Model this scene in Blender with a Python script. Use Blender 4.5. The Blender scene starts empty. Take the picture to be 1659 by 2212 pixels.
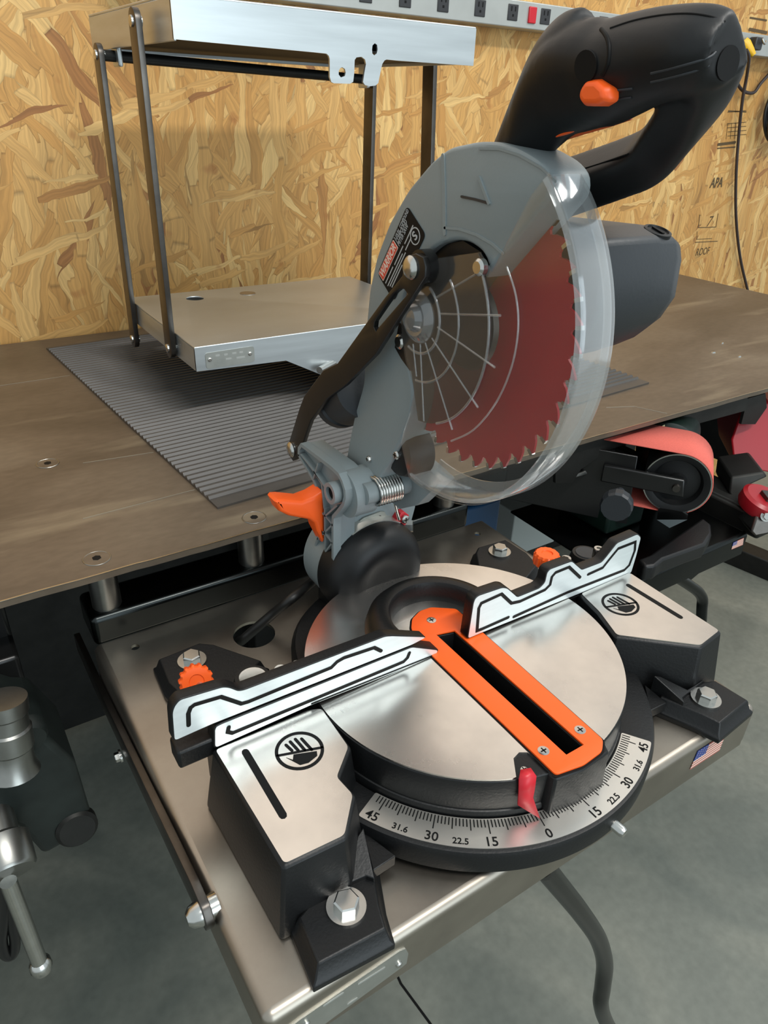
import bpy, bmesh, math, random
from mathutils import Vector, Matrix

scene = bpy.context.scene
COL = scene.collection
R = math.radians
random.seed(7)

# ------------------------------------------------------------------ camera
YAW, PITCH, ROLL, F = 0.598559499, 0.515826465, 0.0406341045, 1549.66085
CAM = Vector((-0.3205, -0.363, 0.457))
PW, PH = 1659, 2212
fwd = Vector((math.sin(YAW) * math.cos(PITCH), math.cos(YAW) * math.cos(PITCH), -math.sin(PITCH)))
_r = fwd.cross(Vector((0, 0, 1))).normalized()
_u = _r.cross(fwd)
RIGHT = math.cos(ROLL) * _r + math.sin(ROLL) * _u
UP = -math.sin(ROLL) * _r + math.cos(ROLL) * _u
cam_data = bpy.data.cameras.new('camera')
cam_data.sensor_fit = 'VERTICAL'
cam_data.sensor_height = 36.0
cam_data.lens = F / PH * 36.0
cam_data.clip_start = 0.01
cam_ob = bpy.data.objects.new('camera', cam_data)
COL.objects.link(cam_ob)
cam_ob.matrix_world = Matrix(((RIGHT.x, UP.x, -fwd.x, CAM.x), (RIGHT.y, UP.y, -fwd.y, CAM.y),
                              (RIGHT.z, UP.z, -fwd.z, CAM.z), (0, 0, 0, 1)))
scene.camera = cam_ob

# ------------------------------------------------------------------ light
world = bpy.data.worlds.new('shop_ambient')
scene.world = world
world.use_nodes = True
wbg = world.node_tree.nodes['Background']
wbg.inputs[0].default_value = (0.86, 0.96, 1.0, 1)
wbg.inputs[1].default_value = 0.78


def area(name, loc, target, sx, sy, power, color):
    l = bpy.data.lights.new(name, 'AREA')
    l.shape = 'RECTANGLE'
    l.size, l.size_y = sx, sy
    l.energy = power
    l.color = color
    o = bpy.data.objects.new(name, l)
    COL.objects.link(o)
    o.location = loc
    d = Vector(target) - Vector(loc)
    o.rotation_euler = d.to_track_quat('-Z', 'Y').to_euler()
    return o


area('ceiling_tube_light', (0.15, -1.15, 2.15), (0.15, 0.5, 0.2), 1.3, 0.16, 38, (1.0, 0.97, 0.92))
area('ceiling_tube_light_rear', (1.9, -0.6, 2.3), (0.9, 0.4, 0.0), 1.3, 0.2, 20, (1.0, 0.97, 0.92))
area('open_door_daylight', (0.3, -3.8, 1.0), (0.2, 0.5, 0.1), 2.6, 2.4, 58, (0.80, 0.93, 1.0))

scene.view_settings.view_transform = 'Standard'
scene.view_settings.look = 'None'
scene.view_settings.gamma = 1.0
scene.view_settings.use_curve_mapping = False
scene.view_settings.exposure = 0.0


# ------------------------------------------------------------------ pixel to place
def ray(x, y):
    return RIGHT * ((x - PW / 2) / F) - UP * ((y - PH / 2) / F) + fwd


def PZ(p, z):
    d = ray(*p)
    return CAM + d * ((z - CAM.z) / d.z)


def PX(p, x):
    d = ray(*p)
    return CAM + d * ((x - CAM.x) / d.x)


def PY(p, y):
    d = ray(*p)
    return CAM + d * ((y - CAM.y) / d.y)


def crop(ox, oy, k):
    return lambda pts: [(ox + k * a, oy + k * b) for a, b in pts]


# ------------------------------------------------------------------ materials
def lin(c):
    return tuple(((v / 255) / 12.92 if v / 255 <= 0.04045 else ((v / 255 + 0.055) / 1.055) ** 2.4) for v in c) + (1,)


MATS = {}


def mat(name, rgb, rough=0.5, metal=0.0, vary=0.0, scale=30.0, rgb2=None, bump=0.0, stretch=None, rvary=0.0, spec=0.5, coat=0.0):
    m = bpy.data.materials.new(name)
    m.use_nodes = True
    nt = m.node_tree
    b = nt.nodes['Principled BSDF']
    c1 = lin(rgb)
    b.inputs['Base Color'].default_value = c1
    b.inputs['Roughness'].default_value = rough
    b.inputs['Metallic'].default_value = metal
    b.inputs['Specular IOR Level'].default_value = spec
    b.inputs['Coat Weight'].default_value = coat
    if vary or rgb2 or bump or rvary:
        tc = nt.nodes.new('ShaderNodeTexCoord')
        mp = nt.nodes.new('ShaderNodeMapping')
        nt.links.new(tc.outputs['Object'], mp.inputs[0])
        if stretch:
            mp.inputs['Scale'].default_value = stretch
        no = nt.nodes.new('ShaderNodeTexNoise')
        no.inputs['Scale'].default_value = scale
        no.inputs['Detail'].default_value = 6
        no.inputs['Roughness'].default_value = 0.6
        nt.links.new(mp.outputs[0], no.inputs['Vector'])
        if vary or rgb2:
            rp = nt.nodes.new('ShaderNodeValToRGB')
            rp.color_ramp.elements[0].position = 0.32
            rp.color_ramp.elements[1].position = 0.68
            c2 = lin(rgb2) if rgb2 else tuple(min(1, v * (1 + vary)) for v in c1[:3]) + (1,)
            c0 = c1 if rgb2 else tuple(v * (1 - vary) for v in c1[:3]) + (1,)
            rp.color_ramp.elements[0].color = c0
            rp.color_ramp.elements[1].color = c2
            nt.links.new(no.outputs['Fac'], rp.inputs[0])
            nt.links.new(rp.outputs[0], b.inputs['Base Color'])
        if rvary:
            mr = nt.nodes.new('ShaderNodeMapRange')
            mr.inputs['To Min'].default_value = rough - rvary
            mr.inputs['To Max'].default_value = rough + rvary
            nt.links.new(no.outputs['Fac'], mr.inputs['Value'])
            nt.links.new(mr.outputs[0], b.inputs['Roughness'])
        if bump:
            n2 = nt.nodes.new('ShaderNodeTexNoise')
            n2.inputs['Scale'].default_value = scale * 12
            n2.inputs['Detail'].default_value = 3
            nt.links.new(mp.outputs[0], n2.inputs['Vector'])
            bp = nt.nodes.new('ShaderNodeBump')
            bp.inputs['Strength'].default_value = bump
            bp.inputs['Distance'].default_value = 0.0008
            nt.links.new(n2.outputs['Fac'], bp.inputs['Height'])
            nt.links.new(bp.outputs[0], b.inputs['Normal'])
    MATS[name] = m
    return m


M_BLACK = mat('black_plastic', (16, 17, 18), 0.46, 0, bump=0.05, scale=40, spec=0.38)
M_BLACKCAST = mat('black_cast_metal', (14, 15, 16), 0.42, 0.0, bump=0.2, scale=40, spec=0.38)
M_DARKGREY = mat('charcoal_plastic', (38, 42, 46), 0.44, 0, bump=0.12, scale=40)
M_PAINT = mat('black_paint', (20, 20, 20), 0.3, 0)
M_GREY = mat('grey_painted_cast', (124, 134, 136), 0.42, 0.0, bump=0.1, scale=50)
M_ORANGE = mat('orange_plastic', (246, 94, 26), 0.42, 0)
M_REDPL = mat('red_plastic', (190, 28, 42), 0.4)
M_REDBLADE = mat('red_blade_paint', (160, 20, 34), 0.38, 0.0, vary=0.06, scale=60)
M_ALU = mat('polished_table_metal', (226, 222, 216), 0.26, 1.0, rgb2=(204, 200, 195), scale=14, rvary=0.06)
M_FENCE = mat('machined_fence_metal', (226, 236, 238), 0.36, 0.5, vary=0.04, scale=20, stretch=(1, 1, 12))
M_TRAY = mat('brushed_sheet_steel', (196, 202, 204), 0.38, 0.9, vary=0.08, scale=9, stretch=(0.5, 1, 9), rvary=0.07)
M_SHELF = mat('bare_sheet_steel', (150, 142, 132), 0.36, 1.0, rgb2=(176, 168, 156), scale=9, rvary=0.10)
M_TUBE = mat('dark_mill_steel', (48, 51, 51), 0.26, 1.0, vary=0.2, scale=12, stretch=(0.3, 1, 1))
M_ROUND = mat('turned_steel', (150, 150, 146), 0.32, 1.0, vary=0.12, scale=40)
M_CHROME = mat('zinc_plated_steel', (196, 196, 192), 0.22, 1.0, vary=0.06, scale=80)
M_DKSTEEL = mat('dark_link_steel', (92, 88, 84), 0.36, 1.0, vary=0.2, scale=25)
M_UNDER = mat('dark_frame_steel', (44, 44, 42), 0.5, 0.7, vary=0.2, scale=20)
M_RUBBER = mat('dark_rubber_mat', (66, 63, 60), 0.45, 0, vary=0.12, scale=20, spec=0.6)
M_CORD = mat('black_cord', (24, 23, 22), 0.45)
M_BROWNCORD = mat('dark_brown_cord', (52, 42, 40), 0.5)
M_WHITE = mat('white_print', (222, 222, 218), 0.5)
M_INK = mat('black_print', (12, 12, 12), 0.6, spec=0.2)
M_STAMP = mat('grey_brown_ink', (84, 66, 40), 0.8)
M_LABELRED = mat('red_label_print', (206, 72, 52), 0.5)
M_LABELGREY = mat('grey_label_print', (170, 172, 172), 0.5)
M_FLAGRED = mat('flag_red', (176, 96, 86), 0.5)
M_FLAGWHITE = mat('flag_white', (222, 200, 186), 0.5)
M_FLAGBLUE = mat('flag_blue', (40, 60, 128), 0.5)
M_SCALE = mat('silver_scale_metal', (226, 222, 214), 0.30, 0.9, vary=0.04, scale=20)
M_PLATE = mat('grey_nameplate_metal', (176, 178, 172), 0.42, 0.9, vary=0.06, scale=60)
M_STRIP = mat('grey_strip_metal', (176, 178, 174), 0.4, 0.5, vary=0.05, scale=20)
M_SOCKET = mat('dark_socket_plastic', (44, 44, 46), 0.4)
M_YELLOW = mat('yellow_plug', (226, 178, 36), 0.4)
M_BELT = mat('salmon_sanding_belt', (206, 98, 86), 0.9, 0, vary=0.08, scale=400)
M_GREEN = mat('dark_green_paint', (10, 27, 22), 0.35, 0, vary=0.2, scale=20)
M_VISE = mat('dark_vise_iron', (38, 44, 42), 0.42, 0.4, vary=0.25, scale=30)
M_REDPAINT = mat('red_machine_paint', (150, 22, 32), 0.35)
M_WHITEBOX = mat('pale_grey_panel', (150, 156, 154), 0.6)
M_BLUE = mat('blue_plastic', (20, 60, 96), 0.4)
M_TAG = mat('pale_paper_tag', (190, 180, 140), 0.8)


def clear_mat():
    m = bpy.data.materials.new('clear_guard_plastic')
    m.use_nodes = True
    nt = m.node_tree
    nt.nodes.clear()
    out = nt.nodes.new('ShaderNodeOutputMaterial')
    tr = nt.nodes.new('ShaderNodeBsdfTransparent')
    tr.inputs[0].default_value = (0.94, 0.95, 0.95, 1)
    gl = nt.nodes.new('ShaderNodeBsdfGlossy')
    gl.inputs['Color'].default_value = (0.95, 0.97, 1, 1)
    gl.inputs['Roughness'].default_value = 0.10
    lw = nt.nodes.new('ShaderNodeLayerWeight')
    lw.inputs[0].default_value = 0.5
    pw = nt.nodes.new('ShaderNodeMath'); pw.operation = 'POWER'
    nt.links.new(lw.outputs['Facing'], pw.inputs[0]); pw.inputs[1].default_value = 3.0
    fr_ = nt.nodes.new('ShaderNodeMapRange')
    fr_.inputs['To Min'].default_value = 0.035; fr_.inputs['To Max'].default_value = 0.8
    nt.links.new(pw.outputs[0], fr_.inputs['Value'])
    mx = nt.nodes.new('ShaderNodeMixShader')
    nt.links.new(fr_.outputs[0], mx.inputs[0])
    nt.links.new(tr.outputs[0], mx.inputs[1])
    nt.links.new(gl.outputs[0], mx.inputs[2])
    df = nt.nodes.new('ShaderNodeBsdfDiffuse')
    df.inputs[0].default_value = (0.75, 0.78, 0.78, 1)
    m2 = nt.nodes.new('ShaderNodeMixShader')
    m2.inputs[0].default_value = 0.015
    nt.links.new(mx.outputs[0], m2.inputs[1])
    nt.links.new(df.outputs[0], m2.inputs[2])
    nt.links.new(m2.outputs[0], out.inputs[0])
    return m


M_CLEAR = clear_mat()


def clear_edge_mat():
    m = clear_mat()
    m.name = 'clear_rib_plastic'
    for n in m.node_tree.nodes:
        if n.type == 'MIX_SHADER' and not n.inputs[0].is_linked:
            n.inputs[0].default_value = 0.10
        if n.type == 'MAP_RANGE':
            n.inputs['To Min'].default_value = 0.10
    return m


M_CLEARRIB = clear_edge_mat()
M_CLEARRIM = clear_edge_mat()
M_CLEARRIM.name = 'clear_rim_plastic'
M_CLEARHUB = clear_mat()
M_CLEARHUB.name = 'smoky_hub_plastic'
for n in M_CLEARHUB.node_tree.nodes:
    if n.type == 'BSDF_TRANSPARENT':
        n.inputs[0].default_value = (0.62, 0.60, 0.57, 1)
    if n.type == 'MIX_SHADER' and not n.inputs[0].is_linked:
        n.inputs[0].default_value = 0.10
    if n.type == 'MAP_RANGE':
        n.inputs['To Min'].default_value = 0.06
    if n.type == 'BSDF_DIFFUSE':
        n.inputs[0].default_value = (0.30, 0.29, 0.27, 1)


def osb_mat():
    m = bpy.data.materials.new('oriented_strand_board')
    m.use_nodes = True
    nt = m.node_tree
    N, L = nt.nodes, nt.links
    b = N['Principled BSDF']
    b.inputs['Roughness'].default_value = 0.62
    tc = N.new('ShaderNodeTexCoord')
    # gentle warp so that strands are not straight-sided
    wn = N.new('ShaderNodeTexNoise')
    wn.inputs['Scale'].default_value = 9
    wn.inputs['Detail'].default_value = 3
    L.new(tc.outputs['Object'], wn.inputs['Vector'])
    ws = N.new('ShaderNodeVectorMath'); ws.operation = 'SUBTRACT'
    L.new(wn.outputs['Color'], ws.inputs[0]); ws.inputs[1].default_value = (0.5, 0.5, 0.5)
    wm = N.new('ShaderNodeVectorMath'); wm.operation = 'SCALE'
    L.new(ws.outputs[0], wm.inputs[0]); wm.inputs['Scale'].default_value = 0.05
    wa = N.new('ShaderNodeVectorMath'); wa.operation = 'ADD'
    L.new(tc.outputs['Object'], wa.inputs[0]); L.new(wm.outputs[0], wa.inputs[1])

    sx = N.new('ShaderNodeSeparateXYZ'); L.new(wa.outputs[0], sx.inputs[0])
    cx = N.new('ShaderNodeCombineXYZ'); L.new(sx.outputs[0], cx.inputs[0]); L.new(sx.outputs[2], cx.inputs[1])

    def layer(angle, length, width, seed):
        r = N.new('ShaderNodeMapping'); r.vector_type = 'POINT'
        r.inputs['Rotation'].default_value = (0, 0, R(angle))
        r.inputs['Location'].default_value = (seed * 3.1, seed * 1.7, 0)
        L.new(cx.outputs[0], r.inputs[0])
        s = N.new('ShaderNodeMapping')
        s.inputs['Scale'].default_value = (1 / width, 1 / length, 0)
        L.new(r.outputs[0], s.inputs[0])
        v = N.new('ShaderNodeTexVoronoi'); v.voronoi_dimensions = '2D'; v.feature = 'F1'; v.distance = 'CHEBYCHEV'
        v.inputs['Scale'].default_value = 1.0
        v.inputs['Randomness'].default_value = 1.0
        L.new(s.outputs[0], v.inputs['Vector'])
        v2 = N.new('ShaderNodeTexVoronoi'); v2.voronoi_dimensions = '2D'; v2.feature = 'F2'; v2.distance = 'CHEBYCHEV'
        v2.inputs['Scale'].default_value = 1.0
        L.new(s.outputs[0], v2.inputs['Vector'])
        e = N.new('ShaderNodeMath'); e.operation = 'SUBTRACT'
        L.new(v2.outputs['Distance'], e.inputs[0]); L.new(v.outputs['Distance'], e.inputs[1])
        sep = N.new('ShaderNodeSeparateColor')
        L.new(v.outputs['Color'], sep.inputs[0])
        # fine grain along the strand
        g = N.new('ShaderNodeMapping')
        g.inputs['Scale'].default_value = (260, 9, 0)
        L.new(r.outputs[0], g.inputs[0])
        gn = N.new('ShaderNodeTexNoise'); gn.noise_dimensions = '2D'; gn.inputs['Scale'].default_value = 1; gn.inputs['Detail'].default_value = 2
        L.new(g.outputs[0], gn.inputs['Vector'])
        rp = N.new('ShaderNodeValToRGB')
        cr = rp.color_ramp
        cr.elements[0].position = 0.0; cr.elements[0].color = lin((150, 100, 54))
        cr.elements[1].position = 1.0; cr.elements[1].color = lin((218, 180, 116))
        for p_, c_ in ((0.025, (160, 110, 58)), (0.07, (186, 136, 72)), (0.45, (196, 148, 82)), (0.75, (205, 160, 95))):
            el = cr.elements.new(p_); el.color = lin(c_)
        L.new(sep.outputs[0], rp.inputs[0])
        hs = N.new('ShaderNodeMixRGB'); hs.blend_type = 'MULTIPLY'
        gr = N.new('ShaderNodeMapRange')
        gr.inputs['From Min'].default_value = 0.3; gr.inputs['From Max'].default_value = 0.7
        gr.inputs['To Min'].default_value = 0.80; gr.inputs['To Max'].default_value = 1.10
        L.new(gn.outputs['Fac'], gr.inputs['Value'])
        hs.inputs[0].default_value = 1.0
        L.new(rp.outputs[0], hs.inputs[1]); L.new(gr.outputs[0], hs.inputs[2])
        # thin dark gap at the strand's edge
        er = N.new('ShaderNodeMapRange')
        er.inputs['From Min'].default_value = 0.0; er.inputs['From Max'].default_value = 0.05
        er.inputs['To Min'].default_value = 0.62; er.inputs['To Max'].default_value = 1.0
        L.new(e.outputs[0], er.inputs['Value'])
        h2 = N.new('ShaderNodeMixRGB'); h2.blend_type = 'MULTIPLY'; h2.inputs[0].default_value = 1.0
        L.new(hs.outputs[0], h2.inputs[1]); L.new(er.outputs[0], h2.inputs[2])
        return h2.outputs[0], sep.outputs[1]

    cur, _ = layer(4, 0.20, 0.034, 1)
    for ang, ln, wd, sd, th in ((-14, 0.20, 0.030, 2, 0.45), (15, 0.17, 0.024, 3, 0.52), (36, 0.12, 0.018, 4, 0.74),
                                (-40, 0.12, 0.016, 5, 0.76), (-3, 0.15, 0.020, 6, 0.66), (74, 0.09, 0.012, 7, 0.88)):
        c, k = layer(ang, ln, wd, sd)
        gt = N.new('ShaderNodeMath'); gt.operation = 'GREATER_THAN'
        L.new(k, gt.inputs[0]); gt.inputs[1].default_value = th
        mx = N.new('ShaderNodeMixRGB')
        L.new(gt.outputs[0], mx.inputs[0]); L.new(cur, mx.inputs[1]); L.new(c, mx.inputs[2])
        cur = mx.outputs[0]
    # brown resin blotches
    bn = N.new('ShaderNodeTexNoise'); bn.inputs['Scale'].default_value = 22; bn.inputs['Detail'].default_value = 2
    L.new(tc.outputs['Object'], bn.inputs['Vector'])
    br = N.new('ShaderNodeMapRange')
    br.inputs['From Min'].default_value = 0.64; br.inputs['From Max'].default_value = 0.72
    br.inputs['To Min'].default_value = 0.0; br.inputs['To Max'].default_value = 0.45
    L.new(bn.outputs['Fac'], br.inputs['Value'])
    bm = N.new('ShaderNodeMixRGB')
    L.new(br.outputs[0], bm.inputs[0]); L.new(cur, bm.inputs[1]); bm.inputs[2].default_value = lin((150, 88, 40))
    L.new(bm.outputs[0], b.inputs['Base Color'])
    bw = N.new('ShaderNodeRGBToBW'); L.new(cur, bw.inputs[0])
    bp = N.new('ShaderNodeBump'); bp.inputs['Strength'].default_value = 0.3; bp.inputs['Distance'].default_value = 0.002
    L.new(bw.outputs[0], bp.inputs['Height']); L.new(bp.outputs[0], b.inputs['Normal'])
    return m


M_OSB = osb_mat()


def mottled(name, cols, scale, rough, metal=0.0, fine=140, rv=0.08, spec=0.5, streak=(1, 1, 1), wear=None):
    m = bpy.data.materials.new(name)
    m.use_nodes = True
    N, L = m.node_tree.nodes, m.node_tree.links
    b = N['Principled BSDF']
    b.inputs['Metallic'].default_value = metal
    b.inputs['Specular IOR Level'].default_value = spec
    tc = N.new('ShaderNodeTexCoord')
    mp = N.new('ShaderNodeMapping'); mp.inputs['Scale'].default_value = streak
    L.new(tc.outputs['Object'], mp.inputs[0])
    n1 = N.new('ShaderNodeTexNoise'); n1.inputs['Scale'].default_value = scale; n1.inputs['Detail'].default_value = 7
    n1.inputs['Distortion'].default_value = 0.8
    L.new(mp.outputs[0], n1.inputs['Vector'])
    rp = N.new('ShaderNodeValToRGB')
    k = len(cols)
    rp.color_ramp.elements[0].position = 0.28; rp.color_ramp.elements[0].color = lin(cols[0])
    rp.color_ramp.elements[1].position = 0.72; rp.color_ramp.elements[1].color = lin(cols[-1])
    for i, c in enumerate(cols[1:-1], 1):
        e = rp.color_ramp.elements.new(0.28 + 0.44 * i / (k - 1)); e.color = lin(c)
    L.new(n1.outputs['Fac'], rp.inputs[0])
    n2 = N.new('ShaderNodeTexNoise'); n2.inputs['Scale'].default_value = fine; n2.inputs['Detail'].default_value = 4
    L.new(mp.outputs[0], n2.inputs['Vector'])
    mr = N.new('ShaderNodeMapRange'); mr.inputs['From Min'].default_value = 0.3; mr.inputs['From Max'].default_value = 0.7
    mr.inputs['To Min'].default_value = 0.90; mr.inputs['To Max'].default_value = 1.08
    L.new(n2.outputs['Fac'], mr.inputs['Value'])
    mm = N.new('ShaderNodeMixRGB'); mm.blend_type = 'MULTIPLY'; mm.inputs[0].default_value = 1
    L.new(rp.outputs[0], mm.inputs[1]); L.new(mr.outputs[0], mm.inputs[2])
    last = mm.outputs[0]
    if wear:
        n3 = N.new('ShaderNodeTexNoise'); n3.inputs['Scale'].default_value = 5; n3.inputs['Detail'].default_value = 9
        mp3 = N.new('ShaderNodeMapping'); mp3.inputs['Scale'].default_value = (0.6, 4, 1)
        L.new(tc.outputs['Object'], mp3.inputs[0]); L.new(mp3.outputs[0], n3.inputs['Vector'])
        w = N.new('ShaderNodeMapRange'); w.inputs['From Min'].default_value = 0.60; w.inputs['From Max'].default_value = 0.74
        w.inputs['To Max'].default_value = 0.5
        L.new(n3.outputs['Fac'], w.inputs['Value'])
        wx = N.new('ShaderNodeMixRGB'); L.new(w.outputs[0], wx.inputs[0]); L.new(last, wx.inputs[1])
        wx.inputs[2].default_value = lin(wear)
        last = wx.outputs[0]
    L.new(last, b.inputs['Base Color'])
    r2 = N.new('ShaderNodeMapRange'); r2.inputs['To Min'].default_value = rough - rv; r2.inputs['To Max'].default_value = rough + rv
    L.new(n1.outputs['Fac'], r2.inputs['Value']); L.new(r2.outputs[0], b.inputs['Roughness'])
    return m


M_FLOOR = mottled('sealed_concrete', ((92, 98, 92), (118, 121, 112), (140, 140, 128)), 3.0, 0.5, 0, 60)
M_BENCH = mottled('worn_steel_sheet', ((98, 88, 76), (114, 102, 88), (132, 120, 104)), 3.2, 0.44, 0.55, 90, wear=(176, 164, 140), streak=(0.7, 1.6, 1))


# ------------------------------------------------------------------ object helpers
def finish(me, smooth_angle=35):
    me.validate()
    if smooth_angle:
        me.polygons.foreach_set('use_smooth', [True] * len(me.polygons))
        me.set_sharp_from_angle(angle=R(smooth_angle))
    me.update()


def put(name, me, m, parent=None, bevel=0.0, seg=2, kind=None):
    if m is not None and len(me.materials) == 0:
        me.materials.append(m)
    o = bpy.data.objects.new(name, me)
    COL.objects.link(o)
    if parent is not None:
        o.parent = parent
        o.matrix_parent_inverse = parent_inverse(parent)
    if bevel:
        bv = o.modifiers.new('bevel', 'BEVEL')
        bv.width = bevel
        bv.segments = seg
        bv.limit_method = 'ANGLE'
        bv.angle_limit = R(32)
        bv.harden_normals = False
    if kind:
        o['kind'] = kind
    return o


def parent_inverse(p):
    # parts keep their vertices in world space; only the Empty of a thing is moved to its base
    return Matrix.Translation(p.location).inverted() if p.type == 'EMPTY' else Matrix.Identity(4)


def thing(name, label, cat, loc=(0, 0, 0), group=None):
    o = bpy.data.objects.new(name, None)
    COL.objects.link(o)
    o.empty_display_size = 0.02
    o.location = loc
    o['label'] = label
    o['category'] = cat
    if group:
        o['group'] = group
    return o


def tag(o, label, cat, group=None):
    o['label'] = label
    o['category'] = cat
    if group:
        o['group'] = group
    return o


def mesh(name, verts, faces, smooth=35):
    me = bpy.data.meshes.new(name)
    me.from_pydata([tuple(v) for v in verts], [], faces)
    bm = bmesh.new()
    bm.from_mesh(me)
    bmesh.ops.recalc_face_normals(bm, faces=bm.faces)
    bm.to_mesh(me)
    bm.free()
    finish(me, smooth)
    return me


def loft(name, rings, m, parent, bevel=0.0, seg=2, caps=True, closed=True, smooth=35, kind=None):
    n = len(rings[0])
    v, f = [], []
    for r_ in rings:
        v += [Vector(p) for p in r_]
    for i in range(len(rings) - 1):
        for j in range(n if closed else n - 1):
            a, b = i * n + j, i * n + (j + 1) % n
            f.append((a, b, b + n, a + n))
    if caps:
        f.append(tuple(reversed(range(n))))
        f.append(tuple(range((len(rings) - 1) * n, len(rings) * n)))
    return put(name, mesh(name, v, f, smooth), m, parent, bevel, seg, kind)


def prism(name, pts, vec, m, parent, bevel=0.0, seg=2, kind=None):
    vec = Vector(vec)
    return loft(name, [pts, [Vector(p) + vec for p in pts]], m, parent, bevel, seg, kind=kind)


def box(name, lo, hi, m, parent, bevel=0.0, seg=2, kind=None):
    x0, y0, z0 = lo
    x1, y1, z1 = hi
    pts = [(x0, y0, z0), (x1, y0, z0), (x1, y1, z0), (x0, y1, z0)]
    return prism(name, pts, (0, 0, z1 - z0), m, parent, bevel, seg, kind)


def basis(axis):
    a = Vector(axis).normalized()
    t = Vector((0, 0, 1)) if abs(a.z) < 0.9 else Vector((1, 0, 0))
    u = a.cross(t).normalized()
    return a, u, a.cross(u)


def lathe(name, prof, origin, axis, m, parent, n=40, smooth=35, bevel=0.0, ring=False):
    """prof: list of (distance along axis, radius)"""
    a, u, w = basis(axis)
    o = Vector(origin)
    rings = []
    for d, r_ in prof:
        r_ = max(r_, 1e-5)
        rings.append([o + a * d + (u * math.cos(2 * math.pi * k / n) + w * math.sin(2 * math.pi * k / n)) * r_ for k in range(n)])
    if ring:
        rings.append(rings[0])
    return loft(name, rings, m, parent, bevel, smooth=smooth, caps=not ring)


def smooth_path(pts, k=6):
    pts = [Vector(p) for p in pts]
    out = []
    for i in range(len(pts) - 1):
        p0 = pts[max(i - 1, 0)]; p1 = pts[i]; p2 = pts[i + 1]; p3 = pts[min(i + 2, len(pts) - 1)]
        for s in range(k):
            t = s / k
            out.append(0.5 * ((2 * p1) + (p2 - p0) * t + (2 * p0 - 5 * p1 + 4 * p2 - p3) * t * t + (3 * p1 - p0 - 3 * p2 + p3) * t ** 3))
    out.append(pts[-1])
    return out


def tube_rings(pts, r_, n=12):
    pts = [Vector(p) for p in pts]
    rings = []
    prev = None
    for i, p in enumerate(pts):
        t = (pts[min(i + 1, len(pts) - 1)] - pts[max(i - 1, 0)]).normalized()
        if prev is None:
            _, u, w = basis(t)
        else:
            u = (prev - t * prev.dot(t)).normalized()
            w = t.cross(u)
        prev = u
        rr = r_[i] if isinstance(r_, (list, tuple)) else r_
        rings.append([p + (u * math.cos(2 * math.pi * k / n) + w * math.sin(2 * math.pi * k / n)) * rr for k in range(n)])
    return rings


def tube(name, pts, r_, m, parent, n=12, sm=0, smooth=50):
    if sm:
        pts = smooth_path(pts, sm)
    return loft(name, tube_rings(pts, r_, n), m, parent, smooth=smooth)


# ---- flat plates with holes (2-D curves turned into meshes)
AX = {'z': (Vector((1, 0, 0)), Vector((0, 1, 0))), 'x': (Vector((0, 1, 0)), Vector((0, 0, 1))), 'y': (Vector((1, 0, 0)), Vector((0, 0, 1)))}


def plate_mesh(name, loops, origin, u, v, depth, bevel=0.0):
    cu = bpy.data.curves.new(name, 'CURVE')
    cu.dimensions = '2D'
    cu.fill_mode = 'BOTH'
    cu.extrude = max(abs(depth) / 2 - bevel, 0)
    if bevel:
        cu.bevel_depth = bevel
        cu.bevel_resolution = 2
        cu.offset = -bevel
    for lp in loops:
        s = cu.splines.new('POLY')
        s.points.add(len(lp) - 1)
        s.use_cyclic_u = True
        for p, q in zip(s.points, lp):
            p.co = (q[0], q[1], 0, 1)
    o = bpy.data.objects.new(name, cu)
    COL.objects.link(o)
    dg = bpy.context.evaluated_depsgraph_get()
    me = bpy.data.meshes.new_from_object(o.evaluated_get(dg))
    bpy.data.objects.remove(o)
    bpy.data.curves.remove(cu)
    nrm = u.cross(v)
    me.transform(Matrix(((u.x, v.x, nrm.x, 0), (u.y, v.y, nrm.y, 0), (u.z, v.z, nrm.z, 0), (0, 0, 0, 1))))
    me.transform(Matrix.Translation(Vector(origin) + nrm * (depth / 2)))
    bm = bmesh.new()
    bm.from_mesh(me)
    bmesh.ops.remove_doubles(bm, verts=bm.verts, dist=1e-6)
    bmesh.ops.recalc_face_normals(bm, faces=bm.faces)
    bm.to_mesh(me)
    bm.free()
    me.name = name
    finish(me, 30)
    return me


def plate(name, loops, origin, u, v, depth, m, parent, bevel=0.0, mbevel=0.0, kind=None):
    return put(name, plate_mesh(name, loops, origin, Vector(u), Vector(v), depth, bevel), m, parent, mbevel, kind=kind)


def plate_on(name, plane, val, loops, depth, m, parent, bevel=0.0, px=True, rnd=0.0):
    """loops of pixels (or of in-plane coordinates) on the plane x / y / z = val, thickened by depth along its normal
    (normal: +x, -y, +z)"""
    u, v = AX[plane]
    fn = {'z': PZ, 'x': PX, 'y': PY}[plane]
    org = {'z': Vector((0, 0, val)), 'x': Vector((val, 0, 0)), 'y': Vector((0, val, 0))}[plane]
    L2 = []
    for lp in loops:
        q = [fn(p, val) for p in lp] if px else None
        l2 = [(p.dot(u), p.dot(v)) for p in q] if px else [tuple(p) for p in lp]
        if rnd:
            l2 = round_poly(l2, rnd)
        L2.append(l2)
    return plate(name, L2, org, u, v, depth, m, parent, bevel)


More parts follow.
